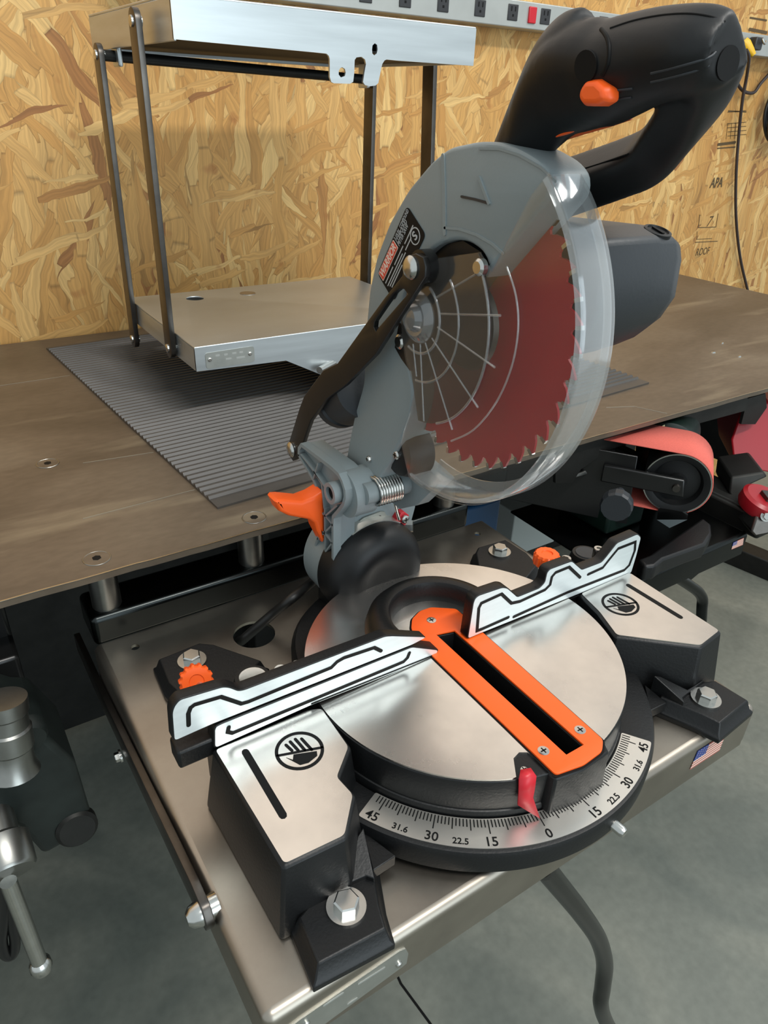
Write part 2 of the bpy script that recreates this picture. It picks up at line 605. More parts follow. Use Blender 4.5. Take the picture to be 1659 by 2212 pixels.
def round_poly(pts, r_, seg=4):
    out = []
    n = len(pts)
    for i in range(n):
        p = Vector(pts[i][:2]); a = Vector(pts[i - 1][:2]); b = Vector(pts[(i + 1) % n][:2])
        d1, d2 = a - p, b - p
        l = min(r_, d1.length * 0.45, d2.length * 0.45)
        if l < 1e-6 or abs(d1.normalized().dot(d2.normalized())) > 0.995:
            out.append(tuple(p)); continue
        q1, q2 = p + d1.normalized() * l, p + d2.normalized() * l
        for k in range(seg + 1):
            t = k / seg
            out.append(tuple(q1 * (1 - t) ** 2 + p * 2 * t * (1 - t) + q2 * t * t))
    return out


def area2(pts):
    return 0.5 * sum(pts[i][0] * pts[(i + 1) % len(pts)][1] - pts[(i + 1) % len(pts)][0] * pts[i][1] for i in range(len(pts)))


def offset(pts, d):
    """grow a 2-D polygon by d"""
    s = 1 if area2(pts) > 0 else -1
    n = len(pts)
    out = []
    for i in range(n):
        p = Vector(pts[i][:2]); a = Vector(pts[i - 1][:2]); b = Vector(pts[(i + 1) % n][:2])
        e1, e2 = (p - a).normalized(), (b - p).normalized()
        n1, n2 = Vector((e1.y, -e1.x)) * s, Vector((e2.y, -e2.x)) * s
        k = n1 + n2
        k = k / max(k.dot(n1), 0.5) if k.length > 1e-6 else n1
        out.append(tuple(p + k * d))
    return out


def stroke(pts, w):
    """outline of a polyline with square-ish round ends"""
    pts = [Vector(p[:2]) for p in pts]
    Lf, Rt = [], []
    for i, p in enumerate(pts):
        a = pts[max(i - 1, 0)]; b = pts[min(i + 1, len(pts) - 1)]
        e1 = (p - a).normalized() if i else (b - p).normalized()
        e2 = (b - p).normalized() if i < len(pts) - 1 else e1
        n1, n2 = Vector((-e1.y, e1.x)), Vector((-e2.y, e2.x))
        k = n1 + n2
        k = k / max(k.dot(n1), 0.4)
        Lf.append(p + k * w / 2)
        Rt.append(p - k * w / 2)

    def cap(p, n, e):
        return [p + (n * math.cos(t) + e * math.sin(t)) * (w / 2) for t in (R(45), R(90), R(135))]
    e0 = (pts[0] - pts[1]).normalized(); e9 = (pts[-1] - pts[-2]).normalized()
    out = Lf + cap(pts[-1], Vector((-e9.y, e9.x)), e9) + Rt[::-1] + cap(pts[0], Vector((-e0.y, e0.x)), e0)
    return [tuple(q) for q in out]


def circle(cx, cy, r_, n=32, a0=0, a1=360):
    k = n if a1 - a0 >= 360 else n + 1
    return [(cx + r_ * math.cos(R(a0 + (a1 - a0) * i / n)), cy + r_ * math.sin(R(a0 + (a1 - a0) * i / n))) for i in range(k)]


def line_on(name, plane, val, pts, w, depth, m, parent, px=True):
    u, v = AX[plane]
    fn = {'z': PZ, 'x': PX, 'y': PY}[plane]
    org = {'z': Vector((0, 0, val)), 'x': Vector((val, 0, 0)), 'y': Vector((0, val, 0))}[plane]
    l2 = [(fn(p, val).dot(u), fn(p, val).dot(v)) for p in pts] if px else pts
    return plate(name, [stroke(l2, w)], org, u, v, depth, m, parent)


def text_mesh(name, body, origin, u, v, size, align='CENTER', extrude=0.0002, shear=0.0, bold=0.0, xs=1.0, fit=0.0):
    cu = bpy.data.curves.new(name, 'FONT')
    cu.body = body
    cu.size = size
    cu.align_x = align
    cu.align_y = 'CENTER'
    cu.extrude = extrude
    cu.shear = shear
    cu.offset = bold
    cu.resolution_u = 3
    o = bpy.data.objects.new(name, cu)
    COL.objects.link(o)
    dg = bpy.context.evaluated_depsgraph_get()
    me = bpy.data.meshes.new_from_object(o.evaluated_get(dg))
    bpy.data.objects.remove(o)
    bpy.data.curves.remove(cu)
    if fit:
        xx = [q.co.x for q in me.vertices]
        xs = fit / (max(xx) - min(xx))
    u = Vector(u).normalized()
    v = Vector(v).normalized()
    w = u.cross(v)
    org = Vector(origin)
    me.transform(Matrix(((u.x * xs, v.x, w.x, org.x), (u.y * xs, v.y, w.y, org.y), (u.z * xs, v.z, w.z, org.z), (0, 0, 0, 1))))
    me.name = name
    me.materials.clear()
    me.update()
    return me


def text(name, body, origin, u, v, size, m, parent, **k):
    return put(name, text_mesh(name, body, origin, u, v, size, **k), m, parent)


def join_meshes(name, meshes):
    bm = bmesh.new()
    for me in meshes:
        bm.from_mesh(me)
    out = bpy.data.meshes.new(name)
    bm.to_mesh(out)
    bm.free()
    finish(out, 35)
    return out


def soften(o, voxel, iters, fac=0.5):
    """round a blocky part: voxel remesh, then relax"""
    r_ = o.modifiers.new('remesh', 'REMESH')
    r_.mode = 'VOXEL'
    r_.voxel_size = voxel
    s = o.modifiers.new('smooth', 'SMOOTH')
    s.factor = fac
    s.iterations = iters
    dg = bpy.context.evaluated_depsgraph_get()
    me = bpy.data.meshes.new_from_object(o.evaluated_get(dg))
    o.modifiers.clear()
    old = o.data
    mts = list(old.materials)
    o.data = me
    me.materials.clear()
    for q in mts:
        me.materials.append(q)
    me.polygons.foreach_set('use_smooth', [True] * len(me.polygons))
    return o


def hexpts(c, axis, r_, rot=0.0, n=6):
    a, u, w = basis(axis)
    return [Vector(c) + (u * math.cos(2 * math.pi * k / n + rot) + w * math.sin(2 * math.pi * k / n + rot)) * r_ for k in range(n)]


def bolt(name, c, parent, axis=(0, 0, 1), rw=0.0127, rh=0.0083, hh=0.0065, rot=0.3, wt=0.0018):
    a = Vector(axis).normalized()
    c = Vector(c)
    head = hexpts(c + a * wt, a, rh, rot)
    o = loft(name, [head, [p + a * hh * 0.86 for p in head], [c + a * (wt + hh) + (p - c - a * wt) * 0.86 for p in head]], M_CHROME, parent)
    lathe('washer', [(0, rw), (wt, rw), (wt, rw * 0.5)], c, a, M_CHROME, o, n=36)
    return o


def screw(name, c, axis, r_, parent, h=0.0012, m=None, slot=True):
    o = lathe(name, [(-0.001, r_), (h * 0.6, r_), (h, r_ * 0.7)], c, axis, m or M_CHROME, parent, n=20)
    if slot:
        a, u, w = basis(axis)
        c2 = Vector(c) + a * (h + 0.0001)
        me = []
        for d, e in ((u, w), (w, u)):
            q = [c2 + d * r_ * 0.6 + e * r_ * 0.12, c2 - d * r_ * 0.6 + e * r_ * 0.12, c2 - d * r_ * 0.6 - e * r_ * 0.12, c2 + d * r_ * 0.6 - e * r_ * 0.12]
            me.append(q)
        vs = [p for q in me for p in q]
        put('cross_slot', mesh('cross_slot', vs, [(0, 1, 2, 3), (4, 5, 6, 7)]), M_INK, o)
    return o


# ------------------------------------------------------------------ the setting
FLOOR_Z = -0.80
WALL_Y = 1.0
ZB = 0.080           # bench top

w = box('wall_back', (-2.6, WALL_Y, FLOOR_Z), (4.2, WALL_Y + 0.02, 0.80), M_OSB, None)
w['kind'] = 'structure'
wu = box('wall_back_upper', (-2.6, WALL_Y + 0.002, 0.80), (4.2, WALL_Y + 0.02, 2.6), mat('off_white_wall', (232, 214, 200), 0.8), None)
wu['kind'] = 'structure'
fl = box('floor', (-2.6, -3.5, FLOOR_Z - 0.02), (4.2, WALL_Y, FLOOR_Z), M_FLOOR, None)
fl['kind'] = 'structure'
# saw-cut joint in the floor
line_on('floor_joint', 'z', FLOOR_Z + 0.0002, [(855, 2100), (866, 2125), (930, 2212), (990, 2300)], 0.004, 0.0004, M_INK, fl)

# mill stamps printed on the wall board
wy = WALL_Y - 0.0006


def wall_line(pts, wd=0.0018):
    return line_on('stamp_line', 'y', wy, pts, wd, 0.0003, M_STAMP, w)


k8 = crop(1450, 0, 0.294)
wall_line(k8([(210, 1580), (198, 1672), (328, 1668), (345, 1570)]))
wall_line(k8([(190, 1700), (188, 1760)]), 0.0012)
wall_line(k8([(175, 1780), (340, 1772)]))
wall_line(k8([(185, 1758), (300, 1752)]), 0.0012)
wall_line(k8([(345, 1062), (470, 1046)]), 0.007)
wall_line(k8([(340, 1090), (470, 1080)]), 0.003)
for yy in (820, 905, 935, 965, 995):
    wall_line(k8([(415, yy + 4), (550, yy - 8)]), 0.0014)
for xx in (415, 445, 475):
    wall_line(k8([(xx, 905), (xx - 12, 1020)]), 0.0012)
wall_line(k8([(420, 815), (550, 822)]), 0.0028)
wall_line(k8([(580, 130), (700, 150)]), 0.004)
wall_line(k8([(575, 215), (700, 240)]), 0.007)
p0 = PY(k8([(280, 1630)])[0], wy)
text('stamp_number', '7', p0, (0.97, 0, 0.05), (0.12, 0, 1), 0.040, M_STAMP, w, extrude=0.0001, shear=0.2)
p0 = PY(k8([(232, 1850)])[0], wy)
text('stamp_lettering', 'ROOF', p0, (1, 0, 0.02), (0.05, 0, 1), 0.030, M_STAMP, w, extrude=0.0001, xs=0.8)
p0 = PY(k8([(335, 1345)])[0], wy)
text('stamp_lettering', 'APA', p0, (1, 0, 0.02), (0.05, 0, 1), 0.036, M_STAMP, w, extrude=0.0001, bold=0.001, xs=0.85)

# ------------------------------------------------------------------ workbench
bench = thing('workbench', 'long workbench with a worn brown steel sheet top against the strand board wall', 'workbench', (0.4, 0.6, FLOOR_Z))
BX0, BX1, BY0, BY1 = -1.3, 1.49, 0.2185, 0.99
TH = 0.007
# sheet with a slightly ragged front edge
rag = []
xq = BX0
while xq < BX1:
    rag.append((xq, BY0 + random.uniform(-0.0006, 0.0006)))
    xq += random.uniform(0.01, 0.035)
loop = rag + [(BX1, BY0), (BX1, BY1), (BX0, BY1)]
plate('bench_top', [loop], (0, 0, ZB - TH), (1, 0, 0), (0, 1, 0), TH, M_BENCH, bench)
line_on('worn_edge', 'z', ZB + 0.00005, rag[::-1], 0.0016, 0.0003, M_CHROME, bench, px=False)
for p in ((209, 1206), (549, 1118), (103, 1001)):
    c = PZ(p, ZB)
    o = lathe('countersunk_bolt', [(-0.002, 0.0120), (0.0003, 0.0120), (0.0004, 0.006), (0.0005, 0.0)], c, (0, 0, 1), M_BENCH, bench, n=32)
    lathe('bolt_ring', [(0.0002, 0.0128), (0.0006, 0.0125), (0.0006, 0.0117), (0.0002, 0.0114)], c, (0, 0, 1), M_ROUND, o, n=32, ring=True)
    prism('hex_socket', hexpts(c + Vector((0, 0, 0.0006)), (0, 0, 1), 0.0042), (0, 0, 0.0002), M_INK, o)
# scribed light line marks across the sheet
for pts in ([(0, 833), (150, 811)], [(180, 1000), (331, 977)], [(180, 1120), (420, 1058)], [(1310, 880), (1370, 878), (1440, 893)]):
    line_on('scratch_line', 'z', ZB + 0.0001, pts, 0.0011, 0.0002, M_PLATE, bench)
# rail under the front edge, on round standoffs
TZ = 0.030
rail = box('support_rail', (-0.2465, 0.223, -0.004), (0.208, 0.275, TZ), M_TUBE, bench, 0.006, 4)
for x in (-0.2265, -0.0765, 0.18):
    lathe('standoff', [(TZ, 0.0135), (ZB - TH, 0.0135)], (x, 0.2415, 0), (0, 0, 1), M_ROUND, bench, n=28)
# frame below: aprons, crossbars and legs
box('apron_beam', (BX0, 0.33, 0.02), (BX1, 0.37, ZB - TH), M_UNDER, bench, 0.002)
box('apron_beam', (BX0, 0.93, 0.0), (BX1, 0.964, ZB - TH), M_UNDER, bench, 0.002)
for x in (-1.2, -0.62, 0.20, 1.42):
    box('cross_beam', (x - 0.02, 0.37, 0.02), (x + 0.02, 0.93, ZB - TH), M_UNDER, bench, 0.002)
for x, y in ((-1.25, 0.35), (-0.62, 0.35), (0.20, 0.36), (-1.25, 0.90), (-0.62, 0.90), (0.20, 0.90), (1.42, 0.90)):
    box('leg', (x - 0.025, y - 0.025, FLOOR_Z), (x + 0.025, y + 0.025, 0.02), M_UNDER, bench, 0.003)
box('added_dark_end_panel', (1.450, 0.50, -0.36), (1.470, 0.925, ZB - TH), M_UNDER, bench, 0.002)  # made-up dark panel; hides the bright wall board past the bench end
box('added_shade_panel', (-1.28, 0.965, FLOOR_Z + 0.02), (1.47, 0.985, ZB - TH), M_UNDER, bench, 0.002)  # made-up dark panel that gives the deep shade below the bench
# hanging bracket plates under the right part of the edge
kS = crop(1200, 850, 0.2767)


def on_y(pts, y):
    return [PY(p, y) for p in pts]


def hang(pts, y, t=0.005, name='hanger_plate', m=M_UNDER):
    return plate_on(name, 'y', y, [pts], -t, m, bench)


hang(kS([(190, 380), (740, 250), (740, 330), (420, 440), (200, 590), (130, 700), (0, 700), (0, 480)]), 0.232)
hang(kS([(395, 440), (465, 440), (470, 790), (430, 800)]), 0.232)
hang(kS([(990, 180), (1500, 30), (1500, 130), (950, 280)]), 0.232)
hang(kS([(1500, 40), (1640, 0), (1650, 110), (1560, 240), (1450, 240)]), 0.24)
tube('hanger_rod', [PY(p, 0.245) for p in kS([(90, 660), (370, 575)])], 0.0045, M_ROUND, bench)
tg = hang(kS([(755, 300), (855, 245), (835, 335), (795, 380), (750, 345)]), 0.226, 0.001, 'paper_tag', M_TAG)

# metal scraps lying on the bench
for i, (p, s, lb) in enumerate(((( 1541, 762), 0.006, 'small bright metal chip lying on the bench in front of the hanging cord'),
                               ((1597, 771), 0.005, 'tiny silver metal scrap on the bench nearest the right frame edge'),
                               ((1560, 742), 0.004, 'dull little metal flake farthest back on the bench beside the motor'))):
    c = PZ(p, ZB)
    q = [c + Vector((s * math.cos(t), s * 0.6 * math.sin(t), 0.0)) for t in (0.2, 1.3, 2.6, 3.6, 5.0)]
    o = loft('metal_scrap', [q, [c + (v_ - c) * 0.7 + Vector((0, 0, 0.0025)) for v_ in q]], M_CHROME, None)
    tag(o, lb, 'scrap', 'metal scraps on the bench')

# ------------------------------------------------------------------ ribbed rubber mat
ma = R(3.65)
mu = Vector((math.cos(ma), math.sin(ma), 0)); mv = Vector((-math.sin(ma), math.cos(ma), 0))
mo = PZ((470, 1100), ZB)
MW, MD = 0.755, 0.655
pitch = 0.0112
prof = [(0, 0.0), (0, 0.0022)]
t = 0.020
while t < MD - 0.012:
    prof += [(t, 0.0022), (t + 0.0022, 0.0050), (t + 0.0048, 0.0050), (t + 0.0070, 0.0022)]
    t += pitch
prof += [(MD, 0.0022), (MD, 0.0)]
v_, f_ = [], []
for d, h in prof:
    for s in (0, MW):
        v_.append(mo + mu * s + mv * d + Vector((0, 0, h + 0.0002)))
for i in range(len(prof) - 1):
    f_.append((2 * i, 2 * i + 1, 2 * i + 3, 2 * i + 2))
n_ = len(prof)
f_.append((0, 2 * n_ - 2, 2 * n_ - 1, 1))
f_.append(tuple(range(0, 2 * n_, 2)))
f_.append(tuple(range(2 * n_ - 1, 0, -2)))
mat_o = put('rubber_mat', mesh('rubber_mat', v_, f_, 0), M_RUBBER, None)
tag(mat_o, 'dark ribbed rubber mat lying on the brown steel bench top', 'mat')

# ------------------------------------------------------------------ folding sheet-steel stand on the mat
st = thing('folding_stand', 'bare sheet steel two-tier folding stand with link bars on the ribbed mat', 'tool stand', (0.17, 0.65, ZB))
SX0, SX1, SY0, SY1 = -0.019, 0.381, 0.5, 0.80
UZ0, UZ1 = 0.507, 0.548
LZ1 = 0.185


def tray(name, x0, x1, y0, y1, z0, z1, front_loops, t=0.003):
    top = box(name, (x0, y0, z1 - t), (x1, y1, z1), M_TRAY, st, 0.0014, 3)
    box('side_flange', (x0, y0 + 0.0005, z0), (x0 + t, y1 - 0.0005, z1 - t), M_TRAY, top, 0.0008)
    box('side_flange', (x1 - t, y0 + 0.0005, z0), (x1, y1 - 0.0005, z1 - t), M_TRAY, top, 0.0008)
    box('rear_flange', (x0 + t, y1 - t, z0), (x1 - t, y1, z1 - t), M_TRAY, top, 0.0008)
    plate('front_flange', front_loops, (0, y0 + t, 0), (1, 0, 0), (0, 0, 1), t, M_TRAY, top)
    box('underside_shade_panel', (x0 + t, y0 + t, z0 + 0.004), (x1 - t, y1 - t, z0 + 0.006), M_INK, top)  # added black sheet; stands in for the shade under the tray
    return top


# upper tray: front flange with two hanging lugs, taken from its outline in the picture
kL = crop(680, 60, 0.10850)


def xz(p, y):
    q = PY(p, y)
    return (q.x, q.z)


lug = [xz(p, SY0) for p in kL([(0, 490), (235, 515), (280, 560), (298, 620), (298, 980), (330, 1080), (380, 1105), (700, 1115), (765, 1075), (785, 900), (795, 640), (830, 590),
                               (930, 578), (1000, 630), (1020, 720), (990, 880), (960, 1080), (1000, 1140), (1090, 1165), (1210, 1150), (1265, 1100), (1320, 820), (1345, 720), (1390, 650), (1430, 632), (1659, 655)])]
zl = 0.5085
front = [(SX0, zl)] + lug + [(SX1, 0.5055), (SX1, UZ1 - 0.002), (SX0, UZ1 - 0.002)]
hole1 = [xz(p, SY0) for p in kL([(545, 785), (600, 820), (615, 890), (600, 960), (520, 990), (475, 930), (478, 860), (505, 805)])]
hole2 = [xz(p, SY0) for p in kL([(1195, 308), (1240, 340), (1250, 430), (1235, 510), (1185, 550), (1145, 510), (1140, 430), (1150, 350)])]
up = tray('upper_tray', SX0, SX1, SY0, SY1 + 0.03, UZ0, UZ1, [front, hole1, hole2])
# lower tray: front flange deepens towards the right and rests on the mat
lf = [xz(p, SY0) for p in ((424, 803), (618, 779), (700, 812))]
lowfront = [(SX0 - 0.010, lf[0][1]), lf[1], lf[2], (lf[2][0] + 0.025, ZB + 0.006), (SX1 - 0.012, ZB + 0.006), (SX1 - 0.012, LZ1 - 0.002), (SX0 - 0.010, LZ1 - 0.002)]
# hole in the lower tray's top sheet
LX0, LX1 = SX0 - 0.010, SX1 - 0.012
hc = PZ((421, 644), LZ1); hc2 = PZ((535, 634), LZ1)
top = plate('lower_tray', [[(LX0, SY0), (LX1, SY0), (LX1, SY1 - 0.01), (LX0, SY1 - 0.01)], circle(hc.x, hc.y, 0.0135, 28)],
            (0, 0, LZ1 - 0.003), (1, 0, 0), (0, 1, 0), 0.003, M_TRAY, st, 0.0012)
lathe('plug', [(-0.001, 0.0125), (0.0008, 0.0125), (0.0008, 0)], (hc2.x, hc2.y, LZ1), (0, 0, 1), M_SHELF, top, n=28)
box('side_flange', (LX0, SY0 + 0.0005, 0.1535), (LX0 + 0.003, SY1 - 0.0105, LZ1 - 0.003), M_TRAY, top)
box('side_flange', (LX1 - 0.003, SY0 + 0.0005, ZB + 0.006), (LX1, SY1 - 0.0105, LZ1 - 0.003), M_TRAY, top)
box('rear_flange', (LX0 + 0.003, SY1 - 0.0135, 0.150), (LX1 - 0.003, SY1 - 0.0105, LZ1 - 0.003), M_TRAY, top)
plate('front_flange', [lowfront], (0, SY0 + 0.003, 0), (1, 0, 0), (0, 0, 1), 0.003, M_TRAY, top)
# nameplate on the lower tray
npx = [xz(p, SY0) for p in ((442, 763), (548, 747), (550, 781), (446, 797))]
npo = plate('nameplate', [round_poly(npx, 0.004)], (0, SY0, 0), (1, 0, 0), (0, 0, 1), 0.0009, M_PLATE, st)
for p in ((453, 777), (540, 764)):
    c = PY(p, SY0 - 0.0009)
    screw('screw', c, (0, -1, 0), 0.0026, npo, 0.0016, slot=False)
for i, (p, wd) in enumerate((((470, 768), 0.006), ((488, 766), 0.005), ((506, 763), 0.006), ((521, 761), 0.005), ((494, 775), 0.008), ((520, 772), 0.012))):
    c = PY(p, SY0 - 0.0011)
    box('worn_print', (c.x - wd / 2, c.y, c.z - 0.0012), (c.x + wd / 2, c.y + 0.0002, c.z + 0.0012), M_STRIP, npo)


def link(x, ptop, pbot, wd=0.020, t=0.007, name='link_bar'):
    """flat bar in the plane x = const between two pivots"""
    a, b = Vector(ptop), Vector(pbot)
    e = (b - a).normalized()
    n = Vector((-e.y, e.x))
    out = []
    for k in range(9):
        th = math.pi * k / 8
        out.append(tuple(a + (n * math.cos(th) - e * math.sin(th)) * wd / 2))
    for k in range(9):
        th = math.pi * k / 8
        out.append(tuple(b + (-n * math.cos(th) + e * math.sin(th)) * wd / 2))
    o = plate(name, [out], (x, 0, 0), (0, 1, 0), (0, 0, 1), t, M_DKSTEEL, st, 0.0006)
    for q in (a, b):
        lathe('pivot_pin', [(-0.003, 0.003), (-0.002, 0.0055), (0.0, 0.006), (0.010, 0.006)], (x, q.x, q.y), (1, 0, 0), M_CHROME, o, n=20)
    return o


lx = LX0 - 0.009
fa, fb = PX((285, 45), lx), PX((363, 752), lx)
ra, rb = PX((208, 118), lx), PX((286, 732), lx)
link(lx, (fa.y, fa.z), (fb.y, fb.z), 0.026)
link(lx, (ra.y, ra.z), (rb.y, rb.z), 0.026)
rx = SX1 + 0.002
for p, q in (((797, 165), (785, 640)), ((925, 130), (912, 640))):
    a, b = PX(p, rx), PX(q, rx)
    link(rx, (a.y, a.z), (b.y, b.z), 0.026)
ry, rz = ra.y, ra.z
tube('cross_rod', [(lx, ry, rz), (SX1 - 0.002, PX((797, 172), rx).y, PX((797, 172), rx).z)], 0.0065, M_UNDER, st, 16)
for xx, q in ((SX0 + 0.004, ra), (SX1 - 0.010, PX((797, 172), rx))):
    box('pivot_ear', (xx, q.y - 0.014, q.z - 0.012), (xx + 0.006, q.y + 0.014, UZ0 + 0.006), M_TRAY, st, 0.002)
tube('lock_pin', [PY((690, 800), 0.485), PY((722, 783), 0.505)], 0.005, M_CHROME, st)

# ------------------------------------------------------------------ power strip and wall cords
ps = thing('power_strip', 'long grey metal power strip with dark sockets and a red switch on the wall', 'power strip', (0.9, WALL_Y, 0.6))
PY0 = 0.955
box('housing', (0.05, PY0, 0.602), (2.3, WALL_Y - 0.001, 0.648), M_STRIP, ps, 0.002)
for i, px in enumerate((700, 790, 875, 957, 1037, 1108, 1178, 1242, 1303)):
    py_ = {875: -2, 957: 8, 1037: 15, 1108: 22, 1178: 33, 1242: 40, 1303: 46}.get(px, -20)
    c = PY((px, py_), PY0)
    o = box('socket', (c.x - 0.013, PY0 - 0.002, 0.613), (c.x + 0.013, PY0 + 0.001, 0.640), M_SOCKET, ps, 0.001)
    for dx, dz, hw, hh in ((-0.005, 0.006, 0.0012, 0.004), (0.005, 0.006, 0.0012, 0.004), (0, -0.005, 0.002, 0.002)):
        box('pin_slot', (c.x + dx - hw, PY0 - 0.0024, 0.6265 + dz - hh), (c.x + dx + hw, PY0 - 0.0018, 0.6265 + dz + hh), M_INK, o)
c = PY((1150, 22), PY0)
sw = box('rocker_switch', (c.x - 0.010, PY0 - 0.004, 0.612), (c.x + 0.010, PY0 + 0.001, 0.640), mat('red_switch', (190, 26, 40), 0.35), ps, 0.0015)
pl = thing('power_plug', 'yellow plug with a hanging dark cord in the right end of the power strip', 'plug', PY((1608, 105), PY0 - 0.01))
c = PY((1617, 100), PY0 - 0.012)
lathe('plug_body', [(0, 0.012), (0.010, 0.014), (0.030, 0.010), (0.044, 0.006)], c + Vector((-0.01, 0.012, 0.01)), (0.45, -0.6, -0.66), M_YELLOW, pl, n=20)
cy = 0.93
tube('cord', [PY(p, q) for p, q in (((1612, 108), 0.925), ((1618, 125), 0.93), ((1613, 165), 0.965), ((1604, 215), 0.975), ((1596, 290), 0.985), ((1590, 380), 0.985), ((1590, 470), 0.985),
                                    ((1598, 550), 0.985), ((1612, 615), 0.988), ((1640, 720), 0.988))], 0.0042, M_BROWNCORD, pl, 10, 6)
tube('cord_loop', [PY(p, q) for p, q in (((1614, 120), 0.935), ((1598, 150), 0.975), ((1592, 175), 0.985), ((1605, 196), 0.985), ((1628, 200), 0.985), ((1645, 178), 0.985), ((1680, 140), 0.985))], 0.0042, M_BROWNCORD, pl, 10, 6)
dp = thing('adapter_plug', 'dark plug with a bright metal clip in the power strip by the yellow plug', 'plug', PY((1625, 95), PY0 - 0.01))
c = PY((1628, 93), PY0 - 0.003)
box('plug_body', (c.x - 0.018, PY0 - 0.022, c.z - 0.016), (c.x + 0.012, PY0 - 0.0005, c.z + 0.012), M_SOCKET, dp, 0.003)
tube('metal_clip', [c + Vector((-0.004, -0.024, 0.008)), c + Vector((0.004, -0.028, -0.002)), c + Vector((0.016, -0.024, 0.004))], 0.003, M_CHROME, dp, 10, 4)
coil = thing('cord_coil', 'thick coil of black cord hanging on the wall at the right frame edge', 'cord', PY((1680, 240), 0.96))
cc = PY((1688, 240), 0.965)
for k in range(6):
    rr = 0.052 + 0.007 * (k % 3)
    yy = 0.955 + 0.014 * (k // 3)
    pts = [(cc.x + rr * math.cos(t), yy + 0.003 * math.sin(3 * t + k), cc.z + rr * 1.15 * math.sin(t)) for t in [2 * math.pi * j / 40 for j in range(41)]]
    tube('cord_turn', pts, 0.0048, M_CORD, coil, 8)
#SAWPART
# ------------------------------------------------------------------ swing-out shelf under the saw
sh = thing('tool_shelf', 'bare steel swing-out shelf that carries the miter saw, hinged to the bench', 'shelf', (0.0, 0.03, -0.045))
HX0, HX1, HY0, HY1 = -0.2485, 0.2345, -0.1585, 0.2225
FR = 0.007
hole = PZ((549, 1370), 0)
small = [PZ(p, 0) for p in ((292, 1398), (1031, 1153))]
plate('shelf_plate', [[(HX0 + FR, HY0 + FR), (HX1 - FR, HY0 + FR), (HX1 - FR, HY1), (HX0 + FR, HY1)], circle(hole.x, hole.y, 0.0205, 36)]
      + [circle(q.x, q.y, 0.0042, 16) for q in small], (0, 0, -0.003), (1, 0, 0), (0, 1, 0), 0.003, M_SHELF, sh)


def folded(name, a, b, out, h, parent, t=0.0028, m=None):
    """rounded fold and flange hanging from the edge a-b, out = outward direction"""
    a, b, out = Vector(a), Vector(b), Vector(out)
    prof = []
    for k in range(7):
        th = R(90 * k / 6)
        prof.append((-FR + FR * math.sin(th), -FR + FR * math.cos(th)))
    prof.append((0.0, -h))
    prof.append((-t, -h))
    for k in range(6, -1, -1):
        th = R(90 * k / 6)
        prof.append((-FR + (FR - t) * math.sin(th), -FR + (FR - t) * math.cos(th)))
    rings = [[p + out * o_ + Vector((0, 0, z_)) for o_, z_ in prof] for p in (a, b)]
    return loft(name, rings, m or M_SHELF, parent)


fr = folded('front_flange', (HX0 + FR, HY0, 0), (HX1 - FR, HY0, 0), (0, -1, 0), 0.046, sh)
folded('side_flange', (HX0, HY0 + FR, 0), (HX0, HY1, 0), (-1, 0, 0), 0.040, sh)
folded('side_flange', (HX1, HY0 + FR, 0), (HX1, HY1, 0), (1, 0, 0), 0.040, sh)
for cx_, s_ in ((HX0 + FR, -1), (HX1 - FR, 1)):
    lathe('corner_fold', [(-FR + FR * math.cos(R(a_)), FR * math.sin(R(a_))) for a_ in (1, 15, 30, 45, 60, 75, 90)] + [(-0.040, FR), (-0.040, FR - 0.002)], (cx_, HY0 + FR, 0), (0, 0, 1), M_SHELF, sh, n=24)
# nameplate on the front flange
npl = [xz(p, HY0) for p in ((600, 2235), (645, 2200), (860, 2052), (874, 2046), (880, 2056), (876, 2078), (866, 2086), (650, 2245))]
npo = plate('nameplate', [npl], (0, HY0, 0), (1, 0, 0), (0, 0, 1), 0.0012, M_PLATE, sh)
for p in ((861, 2082), (661, 2210)):
    screw('screw', PY(p, HY0 - 0.0012), (0, -1, 0), 0.0024, npo, 0.0018, slot=False)
for p, q in (((700, 2172), (740, 2145)), ((752, 2168), (770, 2156)), ((775, 2125), (830, 2090))):
    line_on('worn_print', 'y', HY0 - 0.0013, [p, q], 0.0016, 0.0002, M_STRIP, npo)


